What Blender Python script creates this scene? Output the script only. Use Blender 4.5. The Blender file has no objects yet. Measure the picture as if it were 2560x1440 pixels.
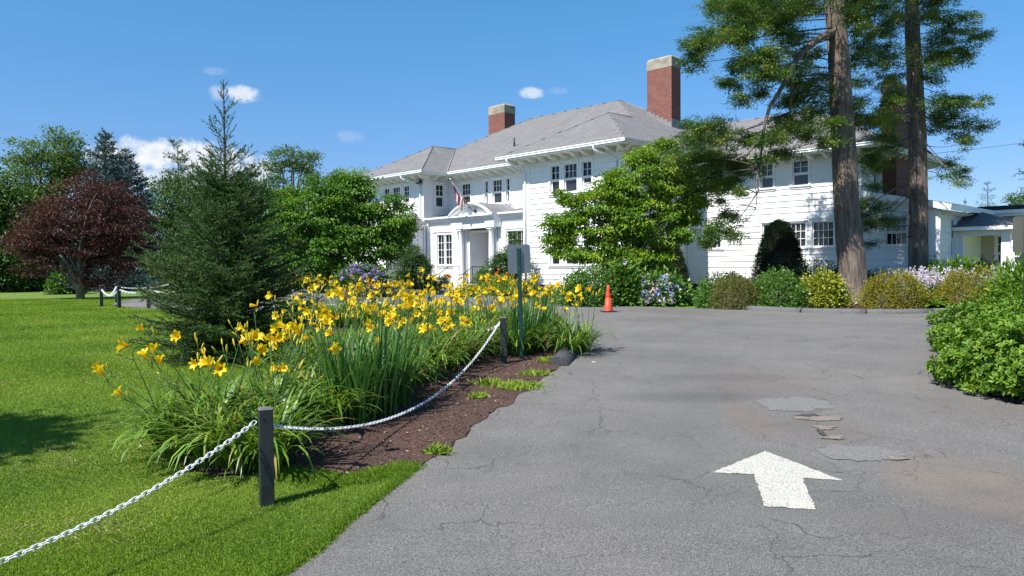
import bpy, bmesh, math, random
import numpy as np
from mathutils import Vector, Matrix, Euler

sc = bpy.context.scene
col = sc.collection
R = math.radians
rng = np.random.default_rng(7)
random.seed(7)

# ------------------------------------------------------------------ camera
EYE, F, PITCH, ROLL = 1.6, 1900.0, R(1.67), R(0.5)
fw = np.array([0, math.cos(PITCH), -math.sin(PITCH)])
up0 = np.array([0, math.sin(PITCH), math.cos(PITCH)])
rt0 = np.array([1.0, 0, 0])
rt = rt0 * math.cos(ROLL) - up0 * math.sin(ROLL)
up = up0 * math.cos(ROLL) + rt0 * math.sin(ROLL)
cam = bpy.data.cameras.new("camera")
cam.sensor_width = 36
cam.lens = 36 * F / 2560
cam.clip_end = 3000
cam_o = bpy.data.objects.new("camera", cam)
col.objects.link(cam_o)
m = Matrix.Identity(4)
for i in range(3):
    m[i][0], m[i][1], m[i][2] = rt[i], up[i], -fw[i]
m[2][3] = EYE
cam_o.matrix_world = m
sc.camera = cam_o

# ------------------------------------------------------------------ sun, sky, exposure
SUN_EL, SUN_AZ = R(52), R(42)          # travel direction of the light over the ground, from +X
sd = Vector((math.cos(SUN_EL) * math.cos(SUN_AZ), math.cos(SUN_EL) * math.sin(SUN_AZ), -math.sin(SUN_EL)))
sl = bpy.data.lights.new("sun", 'SUN')
sl.energy = 4.8
sl.angle = R(0.53)
sl.color = (1, 0.955, 0.88)
so = bpy.data.objects.new("sun", sl)
col.objects.link(so)
so.rotation_euler = sd.to_track_quat('-Z', 'Y').to_euler()
sc.view_settings.view_transform = 'Standard'
sc.view_settings.look = 'None'
sc.view_settings.exposure = 0.9
sc.view_settings.gamma = 1

w = bpy.data.worlds.new("World")
sc.world = w
w.use_nodes = True
nt = w.node_tree
nt.nodes.clear()
def N(t, typ, **kw):
    n = t.nodes.new(typ)
    for k, v in kw.items():
        if k.startswith('i_'):
            n.inputs[k[2:].replace('_', ' ')].default_value = v
        elif k.startswith('n'):
            n.inputs[int(k[1:])].default_value = v
        else:
            setattr(n, k, v)
    return n
def vmath(t, op, a, b=None):
    n = t.nodes.new('ShaderNodeVectorMath'); n.operation = op
    for i, x in enumerate((a, b)):
        if x is None: continue
        if hasattr(x, 'is_linked'): t.links.new(x, n.inputs[i])
        else: n.inputs[i].default_value = x
    return n.outputs['Value'] if op in ('DOT_PRODUCT', 'LENGTH') else n.outputs[0]
def smath(t, op, a, b=None, c=None, clamp=False):
    n = t.nodes.new('ShaderNodeMath'); n.operation = op; n.use_clamp = clamp
    for i, x in enumerate((a, b, c)):
        if x is None: continue
        if hasattr(x, 'is_linked'): t.links.new(x, n.inputs[i])
        else: n.inputs[i].default_value = x
    return n.outputs[0]
sky = N(nt, 'ShaderNodeTexSky', sky_type='NISHITA', sun_disc=False)
sky.sun_elevation = SUN_EL
sky.sun_rotation = math.atan2(-sd.x, -sd.y)
sky.altitude = 50
sky.air_density = 1.0
sky.dust_density = 0.25
sky.ozone_density = 2.6
tc = N(nt, 'ShaderNodeTexCoord')
dirv = tc.outputs['Generated']
noi = N(nt, 'ShaderNodeTexNoise', i_Scale=30.0, i_Detail=10.0, i_Roughness=0.63)
nt.links.new(dirv, noi.inputs['Vector'])
def ray(x, y):
    return fw + rt * (x - 1280) / F - up * (y - 720) / F
total = None
# clouds of the day: direction, half width, half height, density
for (cx, cy, a, b, k) in [(270, 395, 85, 48, 1.0), (380, 385, 110, 52, 1.0), (480, 395, 95, 52, 1.0), (560, 420, 120, 50, .9), (640, 430, 70, 40, .75),
                          (440, 450, 240, 45, .8), (545, 234, 30, 24, .4), (612, 236, 52, 26, .75), (1325, 232, 52, 18, .6), (865, 342, 60, 22, .16), (540, 177, 34, 12, .16), (1390, 226, 40, 14, .15)]:
    d = ray(cx, cy); d = d / np.linalg.norm(d)
    e1 = np.cross(d, [0, 0, 1]); e1 /= np.linalg.norm(e1); e2 = np.cross(e1, d)
    q = smath(nt, 'DIVIDE', vmath(nt, 'DOT_PRODUCT', dirv, tuple(e1 / (a / F))), vmath(nt, 'DOT_PRODUCT', dirv, tuple(d)))
    r = smath(nt, 'DIVIDE', vmath(nt, 'DOT_PRODUCT', dirv, tuple(e2 / (b / F))), vmath(nt, 'DOT_PRODUCT', dirv, tuple(d)))
    rr = smath(nt, 'ADD', smath(nt, 'MULTIPLY', q, q), smath(nt, 'MULTIPLY', r, r))
    front = smath(nt, 'GREATER_THAN', vmath(nt, 'DOT_PRODUCT', dirv, tuple(d)), 0.3)
    v = smath(nt, 'SUBTRACT', smath(nt, 'MULTIPLY_ADD', noi.outputs['Fac'], 2.6, -0.55), rr)
    mk = N(nt, 'ShaderNodeMapRange', interpolation_type='SMOOTHSTEP')
    nt.links.new(v, mk.inputs[0]); mk.inputs[1].default_value = 0.0; mk.inputs[2].default_value = 0.75
    mk.inputs[3].default_value = 0; mk.inputs[4].default_value = k
    mm = smath(nt, 'MULTIPLY', mk.outputs[0], front)
    total = mm if total is None else smath(nt, 'MAXIMUM', total, mm)
mixc = N(nt, 'ShaderNodeMix', data_type='RGBA')
nt.links.new(total, mixc.inputs[0])
tint = N(nt, 'ShaderNodeMix', data_type='RGBA', blend_type='MULTIPLY')
tint.inputs[0].default_value = 1.0
nt.links.new(sky.outputs[0], tint.inputs[6])
sz_ = N(nt, 'ShaderNodeSeparateXYZ'); nt.links.new(dirv, sz_.inputs[0])
trp = N(nt, 'ShaderNodeValToRGB'); nt.links.new(sz_.outputs[2], trp.inputs[0])
trp.color_ramp.elements[0].position = .10; trp.color_ramp.elements[0].color = (.52, .66, .93, 1)
trp.color_ramp.elements[1].position = .31; trp.color_ramp.elements[1].color = (.47, .92, 1.12, 1)
nt.links.new(trp.outputs[0], tint.inputs[7])
nt.links.new(tint.outputs[2], mixc.inputs[6])
noi2 = N(nt, 'ShaderNodeTexNoise', i_Scale=60.0, i_Detail=6.0, i_Roughness=0.6); nt.links.new(dirv, noi2.inputs['Vector'])
crp = N(nt, 'ShaderNodeValToRGB'); nt.links.new(noi2.outputs['Fac'], crp.inputs[0])
crp.color_ramp.elements[0].position = .3; crp.color_ramp.elements[0].color = (.60, .68, .80, 1); crp.color_ramp.elements[1].position = .6; crp.color_ramp.elements[1].color = (.90, .93, .97, 1)
csc = N(nt, 'ShaderNodeMix', data_type='RGBA', blend_type='MULTIPLY'); csc.inputs[0].default_value = 1; nt.links.new(crp.outputs[0], csc.inputs[6]); csc.inputs[7].default_value = (7.2, 7.2, 7.2, 1)
nt.links.new(csc.outputs[2], mixc.inputs[7])
bg = N(nt, 'ShaderNodeBackground', i_Strength=0.08)
nt.links.new(mixc.outputs[2], bg.inputs[0])
wo = N(nt, 'ShaderNodeOutputWorld')
nt.links.new(bg.outputs[0], wo.inputs[0])

# ------------------------------------------------------------------ terrain and pixel helpers
def sst(a, b, x):
    t = np.clip((x - a) / (b - a), 0, 1); return t * t * (3 - 2 * t)
def ground(x, y):
    x = np.asarray(x, float); y = np.asarray(y, float)
    return 0.25 * sst(4, 11.5, y) + 0.20 * sst(-2, -11, x) * sst(9, 22, y) - 0.05 * sst(1, 9, x) * sst(18, 32, y)
def on_ground(px, py):
    r = ray(px, py); lo, hi = 0.5, 400.0
    for _ in range(60):
        t = 0.5 * (lo + hi); p = r * t
        if EYE + p[2] > ground(p[0], p[1]): lo = t
        else: hi = t
    return np.array([r[0] * lo, r[1] * lo])
def at(px, py, Y):                      # the point seen at a pixel, Y metres ahead
    r = ray(px, py); t = Y / r[1]
    return np.array([r[0] * t, Y, EYE + r[2] * t])
def inside(poly, x, y):
    poly = np.asarray(poly); c = np.zeros(np.shape(x), bool); n = len(poly); j = n - 1
    for i in range(n):
        xi, yi = poly[i]; xj, yj = poly[j]
        if yi != yj:
            c ^= ((yi > y) != (yj > y)) & (x < (xj - xi) * (y - yi) / (yj - yi) + xi)
        j = i
    return c

# ------------------------------------------------------------------ materials
def mat(name):
    m = bpy.data.materials.new(name); m.use_nodes = True
    t = m.node_tree; b = t.nodes['Principled BSDF']
    return m, t, b
def L(t, a, b): t.links.new(a, b)
def coords(t, kind='Object', scale=(1, 1, 1)):
    c = N(t, 'ShaderNodeTexCoord'); mp = N(t, 'ShaderNodeMapping'); mp.inputs['Scale'].default_value = scale
    L(t, c.outputs[kind], mp.inputs[0]); return mp.outputs[0]
def noise(t, vec, scale, detail=4, rough=.55):
    n = N(t, 'ShaderNodeTexNoise', i_Scale=scale, i_Detail=detail, i_Roughness=rough); L(t, vec, n.inputs['Vector']); return n.outputs['Fac']
def ramp(t, fac, stops):
    n = N(t, 'ShaderNodeValToRGB'); L(t, fac, n.inputs[0]); e = n.color_ramp.elements
    while len(e) < len(stops): e.new(0.5)
    for el, (p, c) in zip(e, stops):
        el.position = p; el.color = (*c, 1)
    return n.outputs[0]
def mix(t, fac, a, b, mode='MIX'):
    n = N(t, 'ShaderNodeMix', data_type='RGBA', blend_type=mode)
    for i, x in ((0, fac), (6, a), (7, b)):
        if hasattr(x, 'is_linked'): L(t, x, n.inputs[i])
        else: n.inputs[i].default_value = x if i == 0 else (*x, 1)
    return n.outputs[2]
def bump(t, b, h, strength, dist):
    n = N(t, 'ShaderNodeBump', i_Strength=strength, i_Distance=dist); L(t, h, n.inputs['Height']); L(t, n.outputs[0], b.inputs['Normal'])
def plain(name, c, rough=.6, metal=0, var=.12, scale=6, bmp=0, spec=.5):
    m, t, b = mat(name); v = coords(t)
    f = noise(t, v, scale, 5)
    L(t, ramp(t, f, [(.3, tuple(x * (1 - var) for x in c)), (.7, tuple(min(1, x * (1 + var)) for x in c))]), b.inputs['Base Color'])
    b.inputs['Roughness'].default_value = rough; b.inputs['Metallic'].default_value = metal
    b.inputs['Specular IOR Level'].default_value = spec
    if bmp: bump(t, b, noise(t, v, scale * 8, 5), bmp, .01)
    return m
def leafmat(name, stops, rough=.5, trans=.3, spec=.35):
    m, t, b = mat(name)
    gain = {'grass_blade': 2.15, 'daylily_leaf': 1.6, 'sword_leaf': 1.35, 'cypress_spray': 2.35, 'spruce_needle': 1.45, 'dogwood_leaf': 1.75, 'dogwood_leaf_dark': 1.6, 'yew_needle': 1.1, 'red_maple_leaf': 1.3}.get(name, 1.0 if any(q in name for q in ('petal', 'hydr', 'flower', 'bloom', 'chip', 'stalk', 'varieg', 'hosta')) else 1.3)
    stops = [(p_, tuple(q * gain for q in c_)) for p_, c_ in stops]
    a = N(t, 'ShaderNodeAttribute', attribute_name='rnd')
    c = ramp(t, a.outputs['Fac'], stops)
    L(t, c, b.inputs['Base Color']); b.inputs['Roughness'].default_value = rough; b.inputs['Specular IOR Level'].default_value = spec
    tr = N(t, 'ShaderNodeBsdfTranslucent')
    g = mix(t, 1.0, c, (1.25, 1.2, .6), 'MULTIPLY'); L(t, g, tr.inputs[0])
    ms = N(t, 'ShaderNodeMixShader'); ms.inputs[0].default_value = trans
    L(t, b.outputs[0], ms.inputs[1]); L(t, tr.outputs[0], ms.inputs[2])
    L(t, ms.outputs[0], t.nodes['Material Output'].inputs[0])
    return m

# painted clapboard
WHITE, t, b = mat('white_siding_paint')
v = coords(t)
L(t, ramp(t, noise(t, v, 1.3, 6), [(.25, (.74, .745, .75)), (.75, (.82, .82, .82))]), b.inputs['Base Color']); b.inputs['Roughness'].default_value = .55
TRIM = plain('white_trim_paint', (.80, .805, .81), .5, var=.03, scale=2)
SOFFIT = plain('soffit_paint', (.74, .76, .70), .6, var=.04)
GLASS, t, b = mat('window_glass')
v = coords(t)
L(t, ramp(t, noise(t, v, .9, 2), [(.35, (.010, .012, .016)), (.7, (.045, .045, .045))]), b.inputs['Base Color'])
b.inputs['Roughness'].default_value = .06; b.inputs['Specular IOR Level'].default_value = .6
bump(t, b, noise(t, v, 1.7, 2), .05, .05)
SHADE = plain('window_blind', (.42, .42, .42), .8, var=.06)
SCREEN = plain('insect_screen', (.22, .21, .20), .9, var=.06)
# shingles
SHINGLE, t, b = mat('grey_shingle')
v = coords(t, 'UV')
br = N(t, 'ShaderNodeTexBrick', i_Scale=1.0, i_Mortar_Size=.012, i_Brick_Width=.32, i_Row_Height=.145); br.offset = .37
br.inputs['Color1'].default_value = (.185, .182, .186, 1); br.inputs['Color2'].default_value = (.130, .128, .132, 1); br.inputs['Mortar'].default_value = (.06, .058, .06, 1)
L(t, v, br.inputs['Vector'])
sx0 = N(t, 'ShaderNodeSeparateXYZ'); L(t, v, sx0.inputs[0])
edge = ramp(t, smath(t, 'FRACT', smath(t, 'DIVIDE', sx0.outputs[1], .145)), [(0.0, (.25, .25, .27)), (.16, (.45, .45, .46)), (.24, (1, 1, 1)), (1, (1.12, 1.12, 1.12))])
c = mix(t, .35, br.outputs['Color'], ramp(t, noise(t, v, 1.2, 5), [(.3, (.14, .135, .135)), (.7, (.23, .225, .22))]))
c = mix(t, 1.0, c, edge, 'MULTIPLY')
L(t, c, b.inputs['Base Color']); b.inputs['Roughness'].default_value = .9
sx = N(t, 'ShaderNodeSeparateXYZ'); L(t, v, sx.inputs[0])
saw = smath(t, 'FRACT', smath(t, 'DIVIDE', sx.outputs[1], .145))
bump(t, b, smath(t, 'SUBTRACT', 1.0, saw), 1.0, .012)
# brick
def brickmat(name, c1, c2, mortar):
    m, t, b = mat(name); v = coords(t, 'UV')
    br = N(t, 'ShaderNodeTexBrick', i_Scale=1.0, i_Mortar_Size=.007, i_Brick_Width=.215, i_Row_Height=.075)
    br.inputs['Color1'].default_value = (*c1, 1); br.inputs['Color2'].default_value = (*c2, 1); br.inputs['Mortar'].default_value = (*mortar, 1)
    L(t, v, br.inputs['Vector'])
    c = mix(t, .5, br.outputs['Color'], ramp(t, noise(t, v, 2.2, 6), [(.3, (.5, .5, .5)), (.75, (1.2, 1.15, 1.1))]), 'MULTIPLY')
    L(t, c, b.inputs['Base Color']); b.inputs['Roughness'].default_value = .9
    bump(t, b, br.outputs['Fac'], -.4, .01)
    return m
BRICK = brickmat('red_brick', (.20, .062, .045), (.145, .045, .035), (.23, .15, .13))
BRICK2 = brickmat('foundation_brick', (.11, .06, .05), (.08, .045, .04), (.10, .08, .07))
CONC = plain('weathered_concrete', (.26, .235, .19), .9, var=.35, scale=2.5, bmp=.3)
STEPC = plain('pale_step_stone', (.5, .48, .45), .85, var=.15, scale=4, bmp=.2)
LEAD = plain('lead_flashing', (.19, .19, .20), .55, var=.2, scale=5)
BLACKROOF = plain('dark_membrane', (.022, .024, .030), .8, var=.2)
DARKMET = plain('black_metal', (.018, .018, .02), .45, var=.2)
LAMPGLASS = plain('lamp_glass', (.55, .57, .6), .25, var=.05)
BRASS = plain('gilded_metal', (.6, .55, .42), .3, .7, var=.05)
# asphalt
ASPHALT, t, b = mat('worn_asphalt')
v = coords(t)
n1 = noise(t, v, 105, 4, .75); n2 = noise(t, v, .35, 6, .6); n3 = noise(t, v, 2.3, 5)
base = ramp(t, n1, [(.32, (.040, .038, .036)), (.50, (.130, .123, .116)), (.66, (.290, .277, .262))])
base = mix(t, .75, base, ramp(t, n2, [(.3, (.72, .72, .73)), (.5, (1, 1, 1)), (.72, (1.25, 1.22, 1.18))]), 'MULTIPLY')
base = mix(t, .35, base, ramp(t, n3, [(.3, (.7, .7, .7)), (.7, (1.2, 1.2, 1.2))]), 'MULTIPLY')
geo = N(t, 'ShaderNodeNewGeometry')
def spot(px, py, rx, ry, k=1.0, soft=1.0, ang=0.0):       # a stain lying on the ground round a ground point
    g = on_ground(px, py)
    s = vmath(t, 'SUBTRACT', geo.outputs['Position'], (g[0], g[1], 0))
    ca, sa = math.cos(ang), math.sin(ang)
    a = vmath(t, 'DOT_PRODUCT', s, (ca / rx, sa / rx, 0)); c = vmath(t, 'DOT_PRODUCT', s, (-sa / ry, ca / ry, 0))
    q = smath(t, 'ADD', smath(t, 'MULTIPLY', a, a), smath(t, 'MULTIPLY', c, c))
    q = smath(t, 'SUBTRACT', smath(t, 'MULTIPLY_ADD', n3, 1.6, .35), q)
    mk = N(t, 'ShaderNodeMapRange', interpolation_type='SMOOTHSTEP'); L(t, q, mk.inputs[0])
    mk.inputs[1].default_value = 0; mk.inputs[2].default_value = soft; mk.inputs[3].default_value = 0; mk.inputs[4].default_value = k
    return mk.outputs[0]
for (px, py, rx, ry, k, soft, colr) in [(2480, 1240, .75, .9, .75, 1.2, (.195, .155, .118)), (2380, 1170, .7, .5, .45, 1.2, (.19, .15, .115)), (1905, 965, .9, 1.3, .45, 1.2, (.125, .095, .08)),
                                        (1880, 1050, .25, .8, .5, 1.0, (.17, .12, .085)), (2080, 1080, .5, .6, .6, 1, (.12, .098, .085)), (1700, 995, .9, .35, .6, 1, (.055, .054, .054)), (1810, 945, .9, .35, .5, 1, (.06, .055, .052)),
                                        (2260, 1320, .5, .35, .5, 1.2, (.12, .10, .085)), (2450, 1020, 1.1, .8, .4, 1.2, (.14, .115, .095)), (1480, 850, 1.6, 2.2, .25, 1.4, (.16, .155, .15)), (1460, 970, 1.3, .7, .3, 1.4, (.18, .175, .17))]:
    sp = smath(t, 'MULTIPLY', spot(px, py, rx, ry, k * .72, soft * 1.2), smath(t, 'MULTIPLY_ADD', n1, 1.6, .15, clamp=True))
    base = mix(t, sp, base, colr)
# hairline cracks
vo = N(t, 'ShaderNodeTexVoronoi', feature='DISTANCE_TO_EDGE', i_Scale=1.9)
wv = N(t, 'ShaderNodeMix', data_type='VECTOR'); wv.inputs[0].default_value = .35
nv = N(t, 'ShaderNodeTexNoise', i_Scale=2.6, i_Detail=5.0); L(t, v, nv.inputs['Vector']); L(t, v, wv.inputs[4]); L(t, nv.outputs['Color'], wv.inputs[5])
L(t, wv.outputs[1], vo.inputs['Vector'])
ck = N(t, 'ShaderNodeMapRange'); L(t, vo.outputs['Distance'], ck.inputs[0]); ck.inputs[1].default_value = .002; ck.inputs[2].default_value = .014; ck.inputs[3].default_value = .75; ck.inputs[4].default_value = 0
ckm = smath(t, 'MULTIPLY', ck.outputs[0], smath(t, 'MULTIPLY_ADD', noise(t, v, .8, 3), 5, -2.2, clamp=True))
base = mix(t, ckm, base, (.03, .03, .03))
L(t, base, b.inputs['Base Color']); b.inputs['Roughness'].default_value = .82
hh = smath(t, 'SUBTRACT', n1, smath(t, 'MULTIPLY', ckm, 1.0))
bump(t, b, hh, .8, .012)
PATCH = plain('light_asphalt_patch', (.150, .145, .141), .9, var=.38, scale=55, bmp=.4)
SANDY = plain('sandy_base_course', (.178, .154, .124), .95, var=.4, scale=34, bmp=.5)
RUBBLE = plain('broken_asphalt', (.05, .05, .05), .95, var=.4, scale=30, bmp=.6)
KERBD = plain('dark_asphalt_kerb', (.045, .046, .050), .9, var=.3, scale=16, bmp=.5)
KERBM = plain('asphalt_kerb', (.10, .10, .102), .9, var=.25, scale=20, bmp=.5)
# road paint with the asphalt showing through
PAINT, t, b = mat('worn_road_paint')
v = coords(t)
c = mix(t, smath(t, 'MULTIPLY', ramp(t, noise(t, v, 95, 5, .8), [(.50, (0, 0, 0)), (.56, (1, 1, 1))]), smath(t, 'MULTIPLY_ADD', noise(t, v, 3.5, 4), 2.8, -.3, clamp=True)), (.50, .485, .43), (.13, .127, .118))
L(t, c, b.inputs['Base Color']); b.inputs['Roughness'].default_value = .7
# soil, lawn
MULCH, t, b = mat('bark_mulch')
v = coords(t); n1 = noise(t, v, 45, 6, .7); n2 = noise(t, v, 2, 4)
c = ramp(t, n1, [(.28, (.014, .008, .006)), (.48, (.072, .036, .026)), (.66, (.135, .078, .056)), (.78, (.24, .165, .125))])
c = mix(t, .5, c, ramp(t, n2, [(.3, (.75, .72, .7)), (.7, (1.3, 1.2, 1.15))]), 'MULTIPLY')
L(t, c, b.inputs['Base Color']); b.inputs['Roughness'].default_value = .95; bump(t, b, n1, 1.0, .03)
LAWN, t, b = mat('lawn')
v = coords(t); n1 = noise(t, v, 70, 5, .7); n2 = noise(t, v, .55, 5); n3 = noise(t, v, 5.5, 5)
c = ramp(t, n1, [(.3, (.05, .09, .009)), (.55, (.13, .21, .018)), (.75, (.20, .29, .035))])
c = mix(t, .8, c, ramp(t, n2, [(.3, (.78, .9, .8)), (.5, (1, 1, 1)), (.7, (1.35, 1.14, .9))]), 'MULTIPLY')
c = mix(t, .6, c, ramp(t, n3, [(.3, (.75, .8, .8)), (.7, (1.25, 1.2, 1.1))]), 'MULTIPLY')
L(t, c, b.inputs['Base Color']); b.inputs['Roughness'].default_value = .8; bump(t, b, n1, 1.0, .03)
GRASS = leafmat('grass_blade', [(0, (.034, .068, .006)), (.45, (.078, .132, .012)), (.8, (.125, .172, .020)), (.97, (.17, .185, .05)), (1, (.24, .20, .09))], .75, .3, .15)
BARK, t, b = mat('fibrous_bark')
v = coords(t, 'Object', (6, 6, .9)); n1 = noise(t, v, 2.0, 10, .72); v2 = coords(t); n2 = noise(t, v2, .9, 4)
c = ramp(t, n1, [(.30, (.034, .026, .022)), (.5, (.150, .116, .096)), (.70, (.29, .24, .20))])
c = mix(t, smath(t, 'MULTIPLY_ADD', n2, 5, -3.0, clamp=True), c, (.16, .085, .042))
L(t, c, b.inputs['Base Color']); b.inputs['Roughness'].default_value = .95; bump(t, b, n1, 1.0, .09)
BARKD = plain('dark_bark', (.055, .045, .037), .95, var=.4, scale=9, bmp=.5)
BARKG = plain('grey_bark', (.12, .105, .09), .95, var=.35, scale=6, bmp=.5)
POSTM = plain('black_painted_wood', (.016, .021, .022), .45, var=.35, scale=12, bmp=.25)
POSTTOP = plain('worn_post_top', (.12, .12, .12), .7, var=.4, scale=20)
HOLE = plain('drilled_hole', (.004, .004, .004), 1)
CHAINM = plain('white_plastic', (.72, .73, .74), .35, var=.06, scale=8)
GALV = plain('sign_aluminium', (.20, .225, .25), .38, .6, var=.08, scale=3)
GREENPOST = plain('green_steel', (.008, .042, .036), .4, var=.2, scale=10)
CONEM = plain('faded_orange_plastic', (.58, .060, .022), .5, var=.12, scale=5)
CONEB = plain('bright_orange_band', (.70, .035, .012), .35, var=.05, scale=5)
RUBBER = plain('black_rubber', (.02, .02, .02), .8, var=.3)
STONE = plain('urn_stone', (.24, .23, .21), .9, var=.3, scale=8, bmp=.3)
CLAY = plain('white_marker_paint', (.7, .7, .7), .6, var=.05)
# foliage
LILY = leafmat('daylily_leaf', [(0, (.030, .070, .008)), (.5, (.070, .136, .014)), (.9, (.125, .20, .024)), (1, (.22, .17, .05))], .42, .3, .45)
IRIS = leafmat('sword_leaf', [(0, (.020, .066, .014)), (.6, (.045, .125, .024)), (1, (.085, .18, .032))], .42, .28, .45)
STALK = leafmat('flower_stalk', [(0, (.04, .10, .02)), (1, (.07, .14, .03))], .5, .1)
DRYST = leafmat('dry_stalk', [(0, (.13, .075, .035)), (1, (.24, .15, .075))], .8, .1)
PETAL = leafmat('yellow_petal', [(0, (.66, .34, .006)), (.25, (.74, .50, .008)), (1, (.78, .62, .016))], .5, .35, .3)
PETALO = leafmat('orange_petal', [(0, (.62, .10, .01)), (1, (.80, .28, .02))], .5, .35, .3)
BUDM = leafmat('flower_bud', [(0, (.22, .30, .03)), (1, (.70, .52, .04))], .5, .2)
DOG = leafmat('dogwood_leaf', [(0, (.034, .085, .010)), (.5, (.085, .160, .013)), (.85, (.165, .235, .018)), (1, (.25, .21, .03))], .5, .32)
DOG2 = leafmat('dogwood_leaf_dark', [(0, (.025, .070, .009)), (.5, (.055, .130, .012)), (.9, (.115, .205, .018)), (1, (.16, .20, .025))], .45, .32)
MAPLE = leafmat('red_maple_leaf', [(0, (.024, .011, .013)), (.5, (.060, .023, .023)), (1, (.125, .050, .038))], .5, .25)
SPRUCE = leafmat('spruce_needle', [(0, (.012, .038, .009)), (.6, (.034, .076, .014)), (1, (.085, .135, .026))], .5, .12)
BLUESP = leafmat('blue_spruce_needle', [(0, (.022, .045, .046)), (.6, (.05, .088, .09)), (1, (.10, .15, .15))], .5, .12)
PINE = leafmat('pine_needle', [(0, (.02, .055, .02)), (1, (.055, .11, .045))], .5, .15)
CYPR = leafmat('cypress_spray', [(0, (.012, .036, .011)), (.4, (.032, .072, .015)), (.75, (.085, .120, .020)), (1, (.16, .15, .03))], .5, .15)
DARKT = leafmat('dark_tree_leaf', [(0, (.022, .055, .012)), (.6, (.05, .105, .018)), (1, (.09, .15, .028))], .5, .25)
MIDT = leafmat('pale_tree_leaf', [(0, (.04, .088, .018)), (.6, (.08, .14, .028)), (1, (.13, .19, .04))], .5, .3)
WILLOW = leafmat('willow_leaf', [(0, (.12, .20, .05)), (1, (.22, .31, .09))], .5, .3)
YEW = leafmat('yew_needle', [(0, (.006, .017, .007)), (.6, (.014, .032, .011)), (1, (.035, .062, .016))], .5, .08)
HINOKI = leafmat('hinoki_spray', [(0, (.018, .055, .012)), (.6, (.038, .095, .016)), (1, (.075, .15, .022))], .5, .2)
SHRUB = leafmat('shrub_leaf', [(0, (.030, .078, .012)), (.5, (.060, .140, .016)), (1, (.115, .20, .028))], .4, .25, .5)
SHRUBL = leafmat('glossy_green_leaf', [(0, (.034, .090, .007)), (.5, (.075, .155, .010)), (.93, (.145, .225, .018)), (1, (.28, .25, .04))], .48, .25, .35)
GOLD = leafmat('golden_spirea_leaf', [(0, (.085, .105, .012)), (.5, (.165, .165, .016)), (.85, (.25, .20, .020)), (1, (.27, .14, .03))], .5, .3)
BRONZE = leafmat('bronze_shrub_leaf', [(0, (.055, .085, .018)), (.5, (.105, .120, .026)), (1, (.18, .13, .045))], .5, .3)
YELLOW = leafmat('variegated_leaf', [(0, (.05, .12, .012)), (.4, (.16, .22, .015)), (.75, (.40, .38, .03)), (1, (.52, .46, .06))], .4, .25, .5)
HOSTA = leafmat('hosta_leaf', [(0, (.07, .16, .015)), (1, (.16, .27, .03))], .45, .35)
LILAC = leafmat('hosta_flower', [(0, (.42, .38, .50)), (1, (.66, .62, .70))], .6, .3)
HYDP = leafmat('purple_hydrangea', [(0, (.22, .15, .45)), (.6, (.34, .25, .62)), (1, (.48, .34, .64))], .6, .25)
HYDB = leafmat('blue_hydrangea', [(0, (.16, .22, .62)), (.6, (.34, .40, .72)), (1, (.6, .6, .78))], .6, .25)
HYDW = leafmat('pale_pink_hydrangea', [(0, (.55, .35, .5)), (.5, (.68, .55, .66)), (1, (.72, .70, .72))], .6, .25)
ROSE = leafmat('red_bloom', [(0, (.35, .02, .02)), (1, (.55, .10, .06))], .6, .2)
FLAGR = plain('flag_red', (.42, .035, .05), .8, var=.1)
FLAGW = plain('flag_white', (.72, .70, .70), .8, var=.05)
FLAGB = plain('flag_blue', (.03, .045, .14), .8, var=.1)

# ------------------------------------------------------------------ object helpers
def tag(o, label=None, cat=None, group=None, kind=None):
    if label: o['label'] = label
    if cat: o['category'] = cat
    if group: o['group'] = group
    if kind: o['kind'] = kind
    return o
def empty(name, loc=(0, 0, 0), rz=0, label=None, cat=None, group=None):
    o = bpy.data.objects.new(name, None); o.location = loc; o.rotation_euler = (0, 0, rz); o.empty_display_size = .2
    col.objects.link(o); return tag(o, label, cat, group)
def link(name, me, parent=None, loc=None, rot=None, scale=None):
    o = bpy.data.objects.new(name, me); col.objects.link(o)
    if parent: o.parent = parent
    if loc is not None: o.location = loc
    if rot is not None: o.rotation_euler = rot
    if scale is not None: o.scale = (scale,) * 3 if np.isscalar(scale) else scale
    return o

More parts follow.
